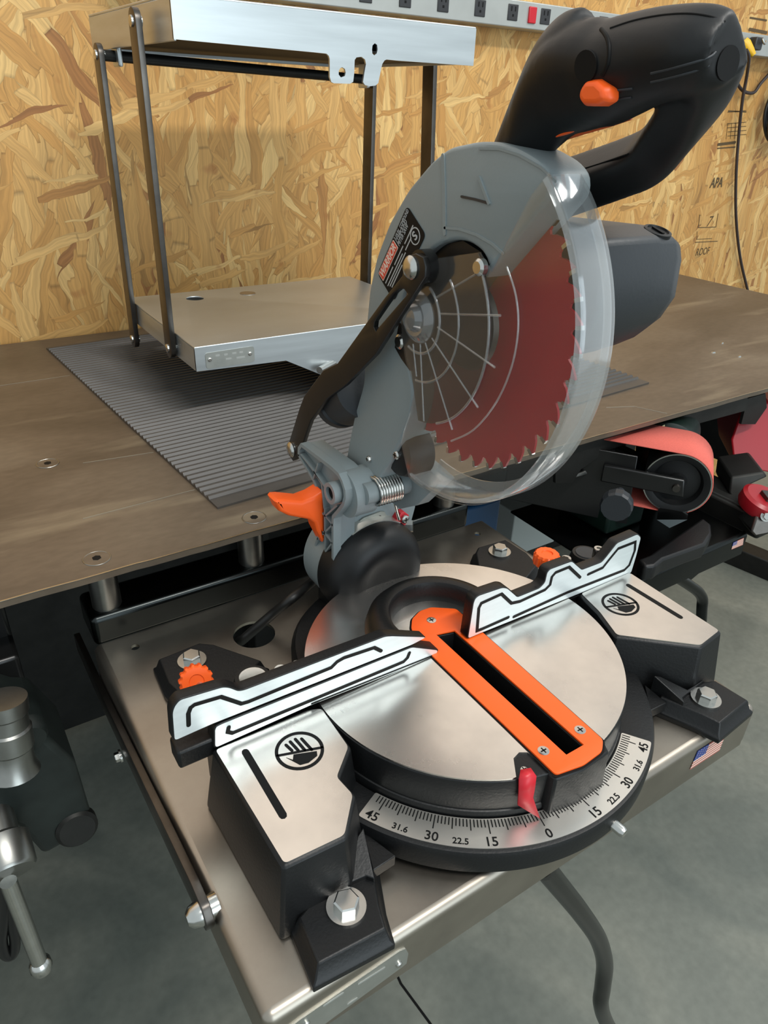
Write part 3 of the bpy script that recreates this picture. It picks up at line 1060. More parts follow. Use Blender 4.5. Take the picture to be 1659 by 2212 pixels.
def flag(px4, y, parent):
    tl, tr, br, bl = [PY(p, y) for p in px4]
    vs, fs, mi = [], [], []

    def pt(a, b):
        return (tl * (1 - a) + tr * a) * (1 - b) + (bl * (1 - a) + br * a) * b

    def quad(a0, a1, b0, b1, k):
        n = len(vs)
        vs.extend([pt(a0, b0), pt(a1, b0), pt(a1, b1), pt(a0, b1)])
        fs.append((n, n + 1, n + 2, n + 3))
        mi.append(k)
    for i in range(13):
        quad(0.4 if i < 7 else 0.0, 1, i / 13, (i + 1) / 13, 0 if i % 2 == 0 else 1)
    for i in range(7):
        for j in range(5):
            quad(j * 0.08, j * 0.08 + 0.08, i / 13, (i + 1) / 13, 2)
    me = bpy.data.meshes.new('flag_sticker')
    me.from_pydata([tuple(p + Vector((0, -0.0004, 0))) for p in vs], [], fs)
    for q in (M_FLAGRED, M_FLAGWHITE, M_FLAGBLUE):
        me.materials.append(q)
    for p, k in zip(me.polygons, mi):
        p.material_index = k
    me.update()
    o = put('flag_sticker', me, None, parent)
    me2 = o.modifiers.new('thick', 'SOLIDIFY')
    me2.thickness = 0.0002
    # little white star dots
    dots = []
    for i in range(5):
        for j in range(4):
            c_ = pt(0.06 + 0.09 * j, (0.06 + 0.1 * i)) + Vector((0, -0.0007, 0))
            dots.append(c_)
    dv, df = [], []
    for c_ in dots:
        n = len(dv)
        for k in range(5):
            dv.append(c_ + Vector((0.0005 * math.cos(2 * math.pi * k / 5), 0, 0.0005 * math.sin(2 * math.pi * k / 5))))
        df.append(tuple(range(n, n + 5)))
    put('stars', mesh('stars', dv, df), M_FLAGWHITE, o)
    return o


kFl = crop(1380, 1280, 0.19)
flag(kFl([(665, 1800), (985, 1595), (910, 1790), (575, 2010)]), HY0, sh)
# side link bar with its pivot
bx = -0.2555
pa, pb, pc = PX((190, 1395), bx), PX((330, 1725), bx), PX((432, 1972), bx)
lb = [(0.300, -0.035), (0.19, -0.028), (pc.y + 0.012, pc.z + 0.014), (pc.y - 0.006, pc.z + 0.013), (pc.y - 0.013, pc.z + 0.002), (pc.y - 0.008, pc.z - 0.010), (0.19, -0.052), (0.30, -0.058)]
lb = [(p[0], p[1]) for p in lb]
bar = plate('link_bar', [round_poly(lb, 0.004)], (bx, 0, 0), (0, 1, 0), (0, 0, 1), 0.0058, M_DKSTEEL, sh, 0.0006)
lathe('pivot_bolt', [(-0.009, 0.0), (-0.009, 0.004), (-0.006, 0.007), (0.0, 0.0085), (0.012, 0.0085)], (bx, pc.y, pc.z), (1, 0, 0), M_CHROME, bar, n=24)
bolt('pivot_nut', PX((262, 1632), bx), bar, (-1, 0, 0), 0.006, 0.0045, 0.004)
lathe('spot_weld', [(0.0, 0.0048), (0.0006, 0.0046), (0.0006, 0)], PZ((627, 2005), 0), (0, 0, 1), M_DKSTEEL, sh, n=20)
# bent pull handle hanging under the front edge
hp = [PY(p, -0.135) for p in ((1120, 1815), (1165, 1862), (1205, 1910), (1255, 1972), (1292, 2028), (1306, 2080), (1302, 2130), (1298, 2170), (1312, 2212), (1345, 2260))]
hr = [0.0095] * 6 + [0.0095, 0.009, 0.0085, 0.008]
pts = smooth_path(hp, 6)
tube('pull_handle', pts, 0.0096, M_TUBE, sh, 16)
lathe('handle_weld', [(0, 0.0125), (0.008, 0.0115), (0.016, 0.010)], hp[1], hp[2] - hp[1], M_UNDER, sh, n=20)

# ------------------------------------------------------------------ the miter saw
saw = thing('miter_saw', 'grey and black compound miter saw with red blade and clear guard, bolted to the shelf', 'miter saw', (0.0, 0.0, 0.0))
TT = 0.062
TCX, TCY, TR = 0.001, -0.0175, 0.132
c6 = crop(300, 1250, 0.42195); c7 = crop(850, 1200, 0.48764); c5 = crop(900, 800, 0.45750); cF = crop(980, 1120, 0.26522)
c4 = crop(600, 1750, 0.30139); c2 = crop(850, 0, 0.48764); c3 = crop(560, 480, 0.48222); cB = crop(600, 860, 0.20494)
cS = crop(750, 280, 0.24111); cT = crop(320, 1380, 0.22905); c7b = crop(700, 1550, 0.45208)
Zv = Vector((0, 0, 1))

# --- base casting
bprof = [(0.003, 0.115), (0.003, 0.158), (0.007, 0.162), (0.0215, 0.1625), (0.0255, 0.161), (0.0262, 0.159), (0.0262, 0.1352), (0.010, 0.1348), (0.010, 0.115)]
brings = []
for i in range(73):
    a = R(186 + 168 * i / 72)
    er = Vector((math.cos(a), math.sin(a), 0))
    brings.append([Vector((0.0, TCY, z_)) + er * r_ for z_, r_ in bprof])
base = loft('base_ring', brings, M_BLACKCAST, saw)


def xy(p, z):
    q = PZ(p, z)
    return (q.x, q.y)


Lp = [xy(p, TT) for p in c6([(388, 868), (745, 1458), (1052, 1312), (1095, 1105), (1012, 1015), (1072, 860), (935, 665), (870, 655)])]
Lp[0] = (Lp[0][0], -0.0105)
Lp[-1] = (Lp[-1][0] - 0.002, -0.0105)
Rp = [xy(p, TT) for p in c5([(1010, 958), (1428, 1228), (1340, 1297), (945, 1248), (865, 1140), (800, 1085)])]
Rp[0] = (Rp[0][0], -0.0105)
Rp[-1] = (Rp[-1][0] + 0.004, -0.0105)


def wing(outline, side):
    rear = [(p[0], p[1]) for p in outline]
    # widen the body behind the fence
    body_top = offset(rear, 0.0022)
    bot = offset(rear, 0.0085)
    ext = []
    o = loft('base_wing', [[Vector((x, y, 0.0)) for x, y in bot], [Vector((x, y, 0.004)) for x, y in bot], [Vector((x, y, TT - 0.003)) for x, y in body_top], [Vector((x, y, TT - 0.0008)) for x, y in offset(rear, 0.0014)]],
             M_BLACKCAST, saw, 0.0022)
    plate('table_plate', [round_poly(rear, 0.003)], (0, 0, TT - 0.0012), (1, 0, 0), (0, 1, 0), 0.0012, M_ALU, o)
    return o


wl = wing(Lp, -1)
wr = wing(Rp, 1)
# rear beam of the base, under the fences
for x0, x1 in ((Lp[0][0] + 0.002, -0.118), (0.118, Rp[0][0] - 0.002)):
    box('fence_beam', (x0, -0.0125, 0.002), (x1, 0.022, TT - 0.010), M_BLACKCAST, saw, 0.004, 3)


def hand_sign(cpx, rr, rot, parent):
    """printed keep-hands-out roundel"""
    c = PZ(cpx, TT)
    z = TT + 0.00005
    ms = []
    O = Vector((c.x, c.y, z))
    u = Vector((math.cos(rot), math.sin(rot), 0)); v = Vector((-math.sin(rot), math.cos(rot), 0))
    ms.append(plate_mesh('r', [circle(0, 0, rr, 40), circle(0, 0, rr * 0.86, 40)], O, u, v, 0.0002))
    ms.append(plate_mesh('b', [stroke([(-rr * 0.9, rr * 0.12), (rr * 0.9, -rr * 0.25)], rr * 0.11)], O, u, v, 0.0002))
    for k, (x0, x1, l) in enumerate(((-0.40, -0.28, 0.20), (-0.18, -0.05, 0.35), (0.06, 0.20, 0.45), (0.30, 0.46, 0.42))):
        ms.append(plate_mesh('f', [stroke([(x1 * rr, (0.12 - 0.1 * k) * rr), (x0 * rr, (0.30 + l - 0.06 * k) * rr)], rr * 0.13)], O, u, v, 0.0002))
    palm = [(-0.62, -0.12), (-0.42, -0.34), (-0.30, -0.10), (0.62, -0.34), (0.55, -0.56), (0.10, -0.74), (-0.25, -0.70)]
    ms.append(plate_mesh('p', [[(a * rr, b * rr) for a, b in palm]], O, u, v, 0.0002))
    me = join_meshes('hand_warning_print', ms)
    return put('hand_warning_print', me, M_INK, parent)


hand_sign((647, 1621), 0.0172, R(-6), wl)
hand_sign((1340, 1305), 0.0172, R(-6), wr)
line_on('black_groove', 'z', TT + 0.00005, c6([(545, 887), (738, 1212)]), 0.0052, 0.0002, M_INK, wl)
line_on('black_groove', 'z', TT + 0.00005, c5([(1000, 1015), (1245, 1165)]), 0.0048, 0.0002, M_INK, wr)

# --- turntable
slot = [(-0.0070, 0.010), (0.0100, 0.006), (0.0105, -0.1435), (-0.0070, -0.1435)]
tt = plate('turntable', [circle(TCX, TCY, 0.1328, 120), offset(slot, 0.0004)], (0, 0, 0.030), (1, 0, 0), (0, 1, 0), 0.0306, M_BLACKCAST, saw, 0.0014)
lathe('turntable_skirt', [(0.006, 0.10), (0.006, 0.1340), (0.029, 0.1345), (0.0315, 0.1338), (0.0325, 0.1320), (0.0328, 0.10), (0.0328, 0.0)], (TCX, TCY, 0), Zv, M_BLACKCAST, tt, n=96)
nose = [(-0.0275, -0.1480), (-0.0265, -0.1535), (-0.004, -0.1575), (0.024, -0.156), (0.0285, -0.147), (0.0285, -0.1440), (-0.0275, -0.1440)]
loft('turntable_nose', [[Vector((x, y, 0.016)) for x, y in offset(nose, 0.002)], [Vector((x, y, 0.0606)) for x, y in nose]], M_BLACKCAST, tt, 0.0015)
notch = [xy(p, TT) for p in c7b([(918, 284), (905, 195), (932, 166), (972, 166), (1012, 195), (1090, 272)])]
an = [math.degrees(math.atan2(q[1] - TCY, q[0] - TCX)) % 360 for q in (notch[0], notch[-1])]
disc = []
for i in range(0, 181):
    t_ = 2.0 * i
    if an[0] < t_ < an[1]:
        continue
    disc.append((t_, (TCX + TR * math.cos(R(t_)), TCY + TR * math.sin(R(t_)))))
disc = [q for t_, q in disc if t_ <= an[0]] + notch + [q for t_, q in disc if t_ >= an[1] and t_ < 360]
plate('turntable_plate', [disc, [(-0.013, -0.1462), (-0.013, 0.012), (0.016, 0.012), (0.016, -0.1462)]], (0, 0, TT - 0.0013), (1, 0, 0), (0, 1, 0), 0.0013, M_ALU, tt)
# dark slot around the insert
ins = [(-0.0262, 0.012), (-0.0206, 0.0277), (-0.0125, 0.0379), (0.0, 0.0436), (0.0117, 0.0431), (0.0304, 0.0296), (0.0300, 0.0127), (0.0275, -0.10), (0.0262, -0.1475), (0.0175, -0.1545), (-0.0030, -0.1562), (-0.0260, -0.1520), (-0.0258, -0.10)]
plate('insert_gap', [round_poly(offset(ins, 0.0016), 0.003), slot], (0, 0, TT), (1, 0, 0), (0, 1, 0), 0.0002, M_INK, tt)
slot = [(-0.0070, 0.010), (0.0100, 0.006), (0.0105, -0.1435), (-0.0070, -0.1435)]
kerf = plate('kerf_insert', [round_poly(ins, 0.003), slot], (0, 0, TT), (1, 0, 0), (0, 1, 0), 0.0018, M_ORANGE, saw, 0.0003)
plate('slot_floor', [slot], (0, 0, 0.0332), (1, 0, 0), (0, 1, 0), 0.0004, M_INK, kerf)
for p in ((932, 1340), (1253, 1577), (1174, 1622)):
    screw('screw', PZ(p, TT + 0.0018), Zv, 0.0042, kerf, 0.0006)

# --- miter scale on the base ring
SZ = 0.0264
sc = plate('miter_scale', [round_poly(circle(TCX, TCY, 0.1588, 60, 205.3, 304.0) + circle(TCX, TCY, 0.1358, 60, 205.3, 304.0)[::-1], 0.003)],
           (0, 0, SZ), (1, 0, 0), (0, 1, 0), 0.0006, M_SCALE, saw)
A0 = 255.1
tv, tf = [], []
for d in range(-47, 48):
    a = R(A0 + d * 1.02)
    l = 0.0090 if d % 5 == 0 else 0.0062
    if d in (0, 15, -15, 30, -30, 45, -45):
        l = 0.0112
    er = Vector((math.cos(a), math.sin(a), 0)); et = Vector((-er.y, er.x, 0))
    o = Vector((TCX, TCY, SZ + 0.0007))
    hw = 0.00042
    n = len(tv)
    r0 = 0.1366
    tv += [o + er * r0 - et * hw, o + er * r0 + et * hw, o + er * (r0 + l) + et * hw, o + er * (r0 + l) - et * hw]
    tf.append((n, n + 1, n + 2, n + 3))
put('tick_marks', mesh('tick_marks', tv, tf), M_INK, sc)
for d, s_, big in ((-46.7, '45', 1), (-38.8, '31.6', 0), (-30.6, '30', 1), (-23.2, '22.5', 0), (-15.4, '15', 1), (0, '0', 1), (15.05, '15', 1), (22.7, '22.5', 0), (30.3, '30', 1), (38.1, '31.6', 0), (45.7, '45', 1)):
    a = R(A0 + d)
    er = Vector((math.cos(a), math.sin(a), 0)); et = Vector((-er.y, er.x, 0))
    rr = 0.1540 if big else 0.1544
    text('scale_number', s_, Vector((TCX, TCY, SZ + 0.0007)) + er * rr, et, -er, 0.0098 if big else 0.0066, M_INK, sc, extrude=0.0001, bold=0.00012)

# --- red pointer
def PR(p, r_):
    # pixel onto the upright cylinder of radius r_ about the turntable axis
    d = ray(*p)
    ox, oy = CAM.x - TCX, CAM.y - TCY
    A2, B2, C2 = d.x ** 2 + d.y ** 2, 2 * (ox * d.x + oy * d.y), ox * ox + oy * oy - r_ * r_
    t = (-B2 - math.sqrt(B2 * B2 - 4 * A2 * C2)) / (2 * A2)
    return CAM + d * t


tip = PZ((1166, 1767), SZ + 0.002)
k1 = [PR((1121, 1683), 0.1355), PR((1158, 1676), 0.1355)]
k15 = [PR((1120, 1712), 0.1350), PR((1155, 1700), 0.1350)]
k2 = [PR((1118, 1738), 0.1365), PR((1151, 1722), 0.1365)]
k0 = [PZ((1124, 1664), k1[0].z + 0.0005), PZ((1146, 1660), k1[0].z + 0.0005)]
pv = [k0[0], k0[1], k1[0], k1[1], k15[0], k15[1], k2[0], k2[1], tip]
pf = [(0, 1, 3, 2), (2, 3, 5, 4), (4, 5, 7, 6), (6, 7, 8)]
po = put('pointer', mesh('pointer', pv, pf, 20), M_REDPL, saw)
so = po.modifiers.new('thick', 'SOLIDIFY'); so.thickness = 0.0016; so.offset = 0
screw('screw', PZ((1131, 1668), 0.058), Zv, 0.0034, po, 0.003)

# --- four feet with their mounting bolts
FZ = 0.0175
bolts_px = {'FL': (748, 1960), 'RL': (415, 1428), 'FR': (1524, 1510), 'RR': (1079, 1193)}
fl0 = PZ(bolts_px['FL'], FZ)
loc = [PZ(p, FZ) - fl0 for p in ((647, 1982), (674, 1950), (748, 1908), (776, 1850), (800, 1850), (817, 1955), (831, 2004), (688, 2079))]
apex = [PZ((772, 1806), 0.032) - fl0, PZ((785, 1786), 0.034) - fl0]
for nm, px_ in bolts_px.items():
    c = PZ(px_, FZ)
    sx_ = 1 if nm[1] == 'L' else -1
    sy_ = 1 if nm[0] == 'F' else -1

    def mp(v, z=None):
        return Vector((c.x + sx_ * v.x, c.y + sy_ * v.y, FZ + v.z if z is None else z))
    top_ = [(v.x, v.y) for v in loc]
    if nm[0] == 'R':
        top_ = [(-0.024, -0.0172), (0.014, -0.020), (0.024, -0.012), (0.052, 0.030), (0.012, 0.055), (-0.020, 0.040), (-0.026, 0.016)]
    big = offset(top_, 0.0035)
    bot = offset(top_, 0.0060)

    def ring_(pts, z):
        return [Vector((c.x + sx_ * x, c.y + sy_ * y, z)) for x, y in pts]
    ft = loft('foot', [ring_(bot, 0.0), ring_(bot, 0.005), ring_(big, 0.0075), ring_(offset(top_, 0.001), FZ - 0.0015), ring_(top_, FZ)], M_BLACKCAST, saw, 0.0008)
    if nm[0] == 'F':
        q = [loc[1], loc[2], apex[0], apex[1], loc[5] * 0.55 + loc[4] * 0.45, loc[2] + Vector((0.012, -0.004, 0))]
        rng = [mp(v, FZ + max(v.z, 0.0)) for v in q]
        loft('foot_web', [[Vector((p.x, p.y, 0.008)) for p in rng], [Vector((p.x, p.y, p.z + (0.004 if i in (0, 1, 4, 5) else 0.0))) for i, p in enumerate(rng)]], M_BLACKCAST, ft, 0.0008)
    bolt('mounting_bolt', c, saw, rot={'FL': 0.2, 'RL': 0.75, 'FR': 0.4, 'RR': 0.6}[nm])

# gusset plates between wing and ring
for pts, zz in (((784, 1795), (855, 1848), (806, 1880)), 0.018), (((1392, 1478), (1440, 1518), (1405, 1535)), 0.018):
    tri = [PZ(p, zz) for p in pts]
    prism('gusset', tri, (0, 0, -0.010), M_BLACKCAST, saw, 0.0006)
aa_ = R(275.5)
ea_ = Vector((math.cos(aa_), math.sin(aa_), 0))
lathe('adjusting_screw', [(-0.006, 0.0042), (0.006, 0.0042), (0.0085, 0.003), (0.009, 0)], Vector((TCX, TCY, 0.012)) + ea_ * 0.163, ea_, M_CHROME, saw, n=18)

# --- fences
FY = -0.0095
lup = c6([(176, 836), (165, 690), (175, 655), (205, 617), (430, 550), (465, 552), (512, 570), (540, 565), (1262, 291), (1300, 289), (1474, 298), (1400, 340), (375, 747)])
llo = c6([(384, 872), (383, 775), (392, 755), (428, 737), (1400, 346), (1538, 362), (1516, 400), (870, 655)])
rfe = cF([(108, 985), (155, 690), (170, 650), (205, 622), (400, 556), (440, 562), (522, 634), (700, 562), (738, 520), (756, 440), (785, 408), (965, 342), (1046, 412), (1205, 352), (1240, 310), (1330, 196), (1500, 122), (1528, 150), (1490, 300), (1446, 445), (225, 935)])


def fence(name, px, y, thick, parent, rnd=0.0025):
    pts = [(PY(p, y).x, PY(p, y).z) for p in px]
    body = plate(name, [round_poly(pts, rnd)], (0, y, 0), (1, 0, 0), (0, 0, 1), -thick, M_BLACKCAST, parent, 0.0006)
    plate('machined_face', [round_poly(offset(pts, -0.0010), rnd)], (0, y, 0), (1, 0, 0), (0, 0, 1), 0.0003, M_FENCE, body)
    return body


fu = fence('sliding_fence', lup, FY, 0.009, saw)
flw = fence('fixed_fence', llo, FY, 0.012, saw)
frr = fence('stepped_fence', rfe, FY, 0.010, saw)


def fline(px, w_, parent, y=FY - 0.0004):
    return line_on('black_groove', 'y', y, px, w_, 0.0002, M_INK, parent)


fline(c6([(255, 750), (253, 690), (265, 660), (285, 645), (420, 605), (525, 640), (560, 630), (985, 455), (1015, 425), (1050, 405), (1205, 353), (1240, 370)]), 0.0031, fu)
fline(c6([(460, 760), (455, 785), (480, 790), (1320, 440), (1355, 425), (1375, 405), (1385, 380)]), 0.0031, flw)
fline(c6([(885, 640), (1500, 395)]), 0.0014, flw)
fline(cF([(445, 805), (230, 900), (190, 915), (205, 730), (225, 690), (390, 615), (470, 690), (540, 675), (745, 580), (785, 540), (800, 475), (830, 440), (940, 395), (1030, 480)]), 0.0031, frr)
fline(cF([(1095, 455), (1215, 400), (1270, 330), (1340, 245), (1480, 190), (1475, 260), (1430, 380), (1390, 420), (930, 600), (490, 800)]), 0.0031, frr)
fline(cF([(265, 935), (1020, 625)]), 0.0014, frr)
# rail behind the left fence
box('fence_rail', (PY(c6([(180, 850)])[0], 0.0).x, -0.006, 0.052), (-0.10, 0.012, 0.068), M_BLACKCAST, saw, 0.002)
box('fence_rail', (0.10, 0.001, 0.050), (Rp[0][0] - 0.004, 0.022, 0.066), M_BLACKCAST, saw, 0.002)


def knob(c, axis, r_, h, parent, teeth=14):
    a, u, w2 = basis(axis)
    rings = []
    n = teeth * 4
    for d, k, dep in ((0, 0.88, 0.3), (h * 0.12, 1, 1), (h * 0.85, 1, 1), (h, 0.86, 0.3), (h * 1.0, 0.45, 0), (h * 0.9, 0.40, 0), (h * 0.9, 0.0001, 0)):
        rg = []
        for i in range(n):
            rr = r_ * k * (1 - (0.11 * dep if i % 4 in (0, 1) else 0))
            th = 2 * math.pi * i / n
            rg.append(Vector(c) + a * d + (u * math.cos(th) + w2 * math.sin(th)) * rr)
        rings.append(rg)
    return loft('fence_knob', rings, M_ORANGE, parent, smooth=30)


kc = PY((428, 1478), 0.022)
kn = knob(kc + Vector((0, 0.006, 0)), (-0.15, -0.85, 0.5), 0.0120, 0.011, saw)
tube('knob_stud', [kc + Vector((0, 0.004, 0.0)), kc + Vector((0.0, -0.014, 0.004))], 0.0028, M_CHROME, kn, 12)
kc = PY((1178, 1218), 0.028)
kn = knob(kc, (0, 0, 1), 0.0125, 0.0125, saw)
tube('knob_stud', [kc + Vector((0, 0, -0.02)), kc], 0.004, M_CHROME, kn, 12)
for p, zz, m_ in (((546, 1463), 0.044, M_CHROME), ((1266, 1194), 0.044, M_DARKGREY)):
    c = PZ(p, zz)
    o = lathe('fence_post_boss', [(-0.040, 0.019), (-0.006, 0.0165), (0.0, 0.0145), (0.0, 0)], c, Zv, M_BLACKCAST, saw, n=32)
    lathe('boss_cap', [(0.0, 0.0115), (0.0008, 0.0112), (0.0006, 0.009), (0.0006, 0)], c, Zv, m_, o, n=32)
for p, yy in (((606, 1447), 0.014), ((643, 1437), 0.014), ((1293, 1186), 0.028), ((1223, 1207), 0.022)):
    c = PY(p, yy)
    lathe('socket_screw', [(-0.010, 0.0052), (0.0, 0.0052), (0.0012, 0.0046), (0.0012, 0.0022), (-0.001, 0.002), (-0.001, 0)], c, Zv, M_CHROME, saw, n=20)

# --- rear hub ring of the turntable
hub = []
for i in range(41):
    a = R(-22 + 224 * i / 40)
    er = Vector((math.cos(a), math.sin(a), 0))
    o = Vector((0.0, 0.017, 0))
    hub.append([o + er * r_ + Vector((0, 0, z_)) for r_, z_ in ((0.0635, 0.050), (0.0635, 0.064), (0.061, 0.073), (0.055, 0.0795), (0.048, 0.0815), (0.0435, 0.0805), (0.0415, 0.077), (0.0405, 0.062), (0.0405, 0.050))])
loft('hub_ring', hub, M_BLACKCAST, tt)
box('rear_neck', (-0.044, 0.065, 0.004), (0.044, 0.160, 0.050), M_BLACKCAST, tt, 0.010, 3)
lathe('rear_base', [(0.003, 0.06), (0.003, 0.112), (0.020, 0.112), (0.0262, 0.108), (0.0262, 0.06)], (0.0, 0.052, 0), Zv, M_BLACKCAST, saw, n=64)

# --- bevel pivot: dome, bracket with ribs
DC = (-0.002, 0.0, 0.066)
dome = lathe('bevel_cap', [(0.136, 0.052), (0.120, 0.052), (0.113, 0.0508), (0.106, 0.0475), (0.100, 0.0425), (0.0965, 0.036), (0.0955, 0.029), (0.0975, 0.020), (0.0985, 0.010), (0.0985, 0.0)], DC, (0, 1, 0), M_BLACK, saw, n=64)
lathe('bevel_housing', [(0.134, 0.050), (0.168, 0.050), (0.172, 0.046)], DC, (0, 1, 0), M_GREY, saw, n=56)
dl = []
for i in range(9):
    a = R(118 - 62 * i / 8)
    er = Vector((math.cos(a), 0, math.sin(a)))
    dl.append([Vector(DC) + er * 0.0527 + Vector((0, 0.118, 0)), Vector(DC) + er * 0.0527 + Vector((0, 0.130, 0)), Vector(DC) + er * 0.0515 + Vector((0, 0.130, 0)), Vector(DC) + er * 0.0513 + Vector((0, 0.118, 0))])
bl_ = loft('bevel_scale_label', dl, M_SCALE, dome)
BXF = -0.045
bo = cB([(230, 595), (238, 530), (262, 485), (430, 610), (580, 722), (660, 800), (700, 880), (728, 960), (732, 1040), (715, 1120), (660, 1190), (600, 1250), (596, 1330), (600, 1960), (520, 1900), (440, 1820), (395, 1740), (386, 1640), (405, 1560), (432, 1480), (432, 980), (392, 870), (330, 760)])
bw = [(PX(p, BXF).y, PX(p, BXF).z) for p in bo]
brk = plate('pivot_bracket', [bw], (BXF + 0.004, 0, 0), (0, 1, 0), (0, 0, 1), 0.018, M_GREY, saw, 0.0015)


def rib(pts, w_=0.0022):
    l2 = [(PX(p, BXF).y, PX(p, BXF).z) for p in cB(pts)]
    return plate('rib', [stroke(l2, w_)], (BXF - 0.002, 0, 0), (0, 1, 0), (0, 0, 1), 0.008, M_GREY, brk)


rib([(238, 590), (240, 530), (265, 492), (430, 615), (580, 728), (660, 805), (695, 880), (722, 965), (726, 1040), (708, 1115), (655, 1185), (600, 1250), (597, 1330), (597, 1950)], 0.0035)
rib([(238, 600), (335, 765), (396, 872), (436, 985), (436, 1480), (408, 1565), (392, 1640), (402, 1735), (445, 1815), (590, 1945)], 0.0026)
for q in ([(260, 590), (400, 770), (560, 1000)], [(440, 690), (395, 840)], [(400, 770), (480, 900), (505, 1160)], [(436, 1160), (520, 1240), (595, 1330)], [(436, 1370), (520, 1430), (590, 1520)], [(510, 1160), (515, 1600)], [(595, 1330), (436, 1480)], [(640, 1130), (515, 1240)], [(590, 1520), (500, 1640)]):
    rib(q, 0.0016)
c = PX(cB([(607, 990)])[0], BXF - 0.002)
lathe('pivot_tube', [(-0.006, 0.0062), (-0.006, 0.0098), (0.03, 0.0098), (0.03, 0.0062)], c, (1, 0, 0), M_GREY, brk, n=28, ring=True)
lathe('pivot_bore', [(-0.003, 0.0064), (-0.0028, 0.0)], c, (1, 0, 0), M_INK, brk, n=20)
c = PX(cB([(795, 1080)])[0], BXF + 0.010)
lathe('screw_boss', [(-0.003, 0.0032), (-0.003, 0.0085), (0.03, 0.0085)], c, (1, 0, 0), M_GREY, brk, n=24)
lathe('screw_hole', [(-0.0024, 0.0033), (-0.0024, 0)], c, (1, 0, 0), M_INK, brk, n=16)
# front web of the bracket
fw = [(PY(p, 0.130).x, PY(p, 0.130).z) for p in ((722, 1262), (722, 1135), (745, 1098), (770, 1116), (800, 1100), (840, 1085), (893, 1072), (898, 1095), (880, 1162), (850, 1230))]
plate('bracket_web', [fw], (0, 0.130, 0), (1, 0, 0), (0, 0, 1), -0.035, M_GREY, brk, 0.0015)
lk = cB([(900, 1310), (1080, 1245)])
line_on('lock_plate', 'y', 0.1295, lk, 0.0118, 0.0016, M_PLATE, brk)
for p in cB([(898, 1304), (1076, 1252)]):
    screw('pin', PY(p, 0.1278), (0, -1, 0), 0.0017, brk, 0.0008, M_DKSTEEL, False)
ri = [(PY(p, 0.122).x, PY(p, 0.122).z) for p in cB([(1225, 1330), (1300, 1215), (1340, 1200), (1385, 1235), (1375, 1300), (1310, 1395), (1270, 1400), (1220, 1370)])]
rio = plate('bevel_pointer', [ri], (0, 0.122, 0), (1, 0, 0), (0, 0, 1), -0.010, M_REDPL, saw, 0.001)
screw('screw', PY(cB([(1338, 1275)])[0], 0.1205), (0, -1, 0), 0.0042, rio, 0.0026)
c = PY(cB([(1425, 1350)])[0], 0.126)
prism('stop_bolt', hexpts(c, (0.75, -0.6, 0.1), 0.0062, 0.3), Vector((-0.75, 0.6, -0.1)).normalized() * 0.016, M_CHROME, saw)
# orange bevel-lock lever
lev = [(PY(p, 0.150).x, PY(p, 0.150).z) for p in ((583, 1074), (588, 1068), (600, 1067), (640, 1071), (664, 1062), (684, 1050), (690, 1060), (692, 1150), (686, 1162), (680, 1150), (672, 1135), (668, 1120), (655, 1112), (612, 1104), (592, 1094))]
le = plate('bevel_lock_lever', [lev], (0, 0.158, 0), (1, 0, 0), (0, 0, 1), 0.020, M_ORANGE, saw, 0.004)

# --- arm and upper blade guard (one grey casting)
GX0, GX1 = -0.018, 0.014
gp = [(1190, 378), (1165, 348), (1120, 321), (1078, 307), (1030, 306), (968, 319), (930, 350), (880, 410), (840, 480), (812, 555), (797, 625), (790, 700), (788, 760), (784, 830), (765, 895), (752, 960), (745, 1005), (748, 1060), (775, 1105), (808, 1088),
      (814, 1040), (842, 1000), (866, 950), (884, 905), (893, 850), (882, 790), (869, 750), (863, 700), (870, 640), (893, 592), (925, 547), (950, 527), (985, 518), (1015, 524), (1042, 545), (1055, 575), (1042, 606), (1190, 425)]
gl = [(PX(p, GX0).y, PX(p, GX0).z) for p in gp]
ug = plate('upper_guard', [round_poly(gl, 0.006, 3)], (GX0, 0, 0), (0, 1, 0), (0, 0, 1), GX1 - GX0, M_GREY, saw, 0.003)


def gline(px, w_, d=0.0007, m=M_GREY, name='raised_line', parent=ug):
    return line_on(name, 'x', GX0 - d, px, w_, d * 1.2, m, parent)


gline(cS([(853, 235), (862, 500), (868, 930)]), 0.0030)
gline(cS([(1020, 600), (1140, 625), (1262, 660)]), 0.0014, 0.0008, M_DARKGREY, 'direction_arrow')
gline(cS([(1262, 660), (1175, 430)]), 0.0018, 0.0012, M_GREY, 'direction_arrow')
gline([(1200, 392), (1168, 362), (1120, 335), (1078, 322), (1035, 321)], 0.0012, 0.0005)
gline(cS([(870, 880), (1000, 890), (1150, 940), (1290, 1020), (1390, 1110)]), 0.0016)
# seam and outer half of the guard
gl2 = [(PX(p, GX1 + 0.001).y, PX(p, GX1 + 0.001).z) for p in ((1215, 372), (1180, 340), (1130, 312), (1090, 302), (1040, 304), (1000, 330), (1000, 420), (1190, 425))]
# warning label
stk = [PX(p, GX0 - 0.0003) for p in ((816, 591), (880, 444), (921, 505))]
A_, B_, C_ = stk
D_ = A_ + (C_ - B_)
su = (B_ - A_).normalized(); sl = (B_ - A_).length
sv = (B_ - C_); sv = (sv - su * sv.dot(su)); swid = sv.length; sv.normalize()
# text reads from A to B, its top towards the rim
nlab = su.cross(sv)
if nlab.x > 0:
    sv = -sv
Lo = A_ if (B_ - C_).dot(sv) > 0 else A_
base_o = D_ - su * (D_ - A_).dot(su) if (B_ - C_).dot(sv) > 0 else A_


def lab(a, b):
    """a along the label 0..1, b from its lower to its upper edge 0..1"""
    return A_ + su * (a * sl) - sv * ((1 - b) * swid)


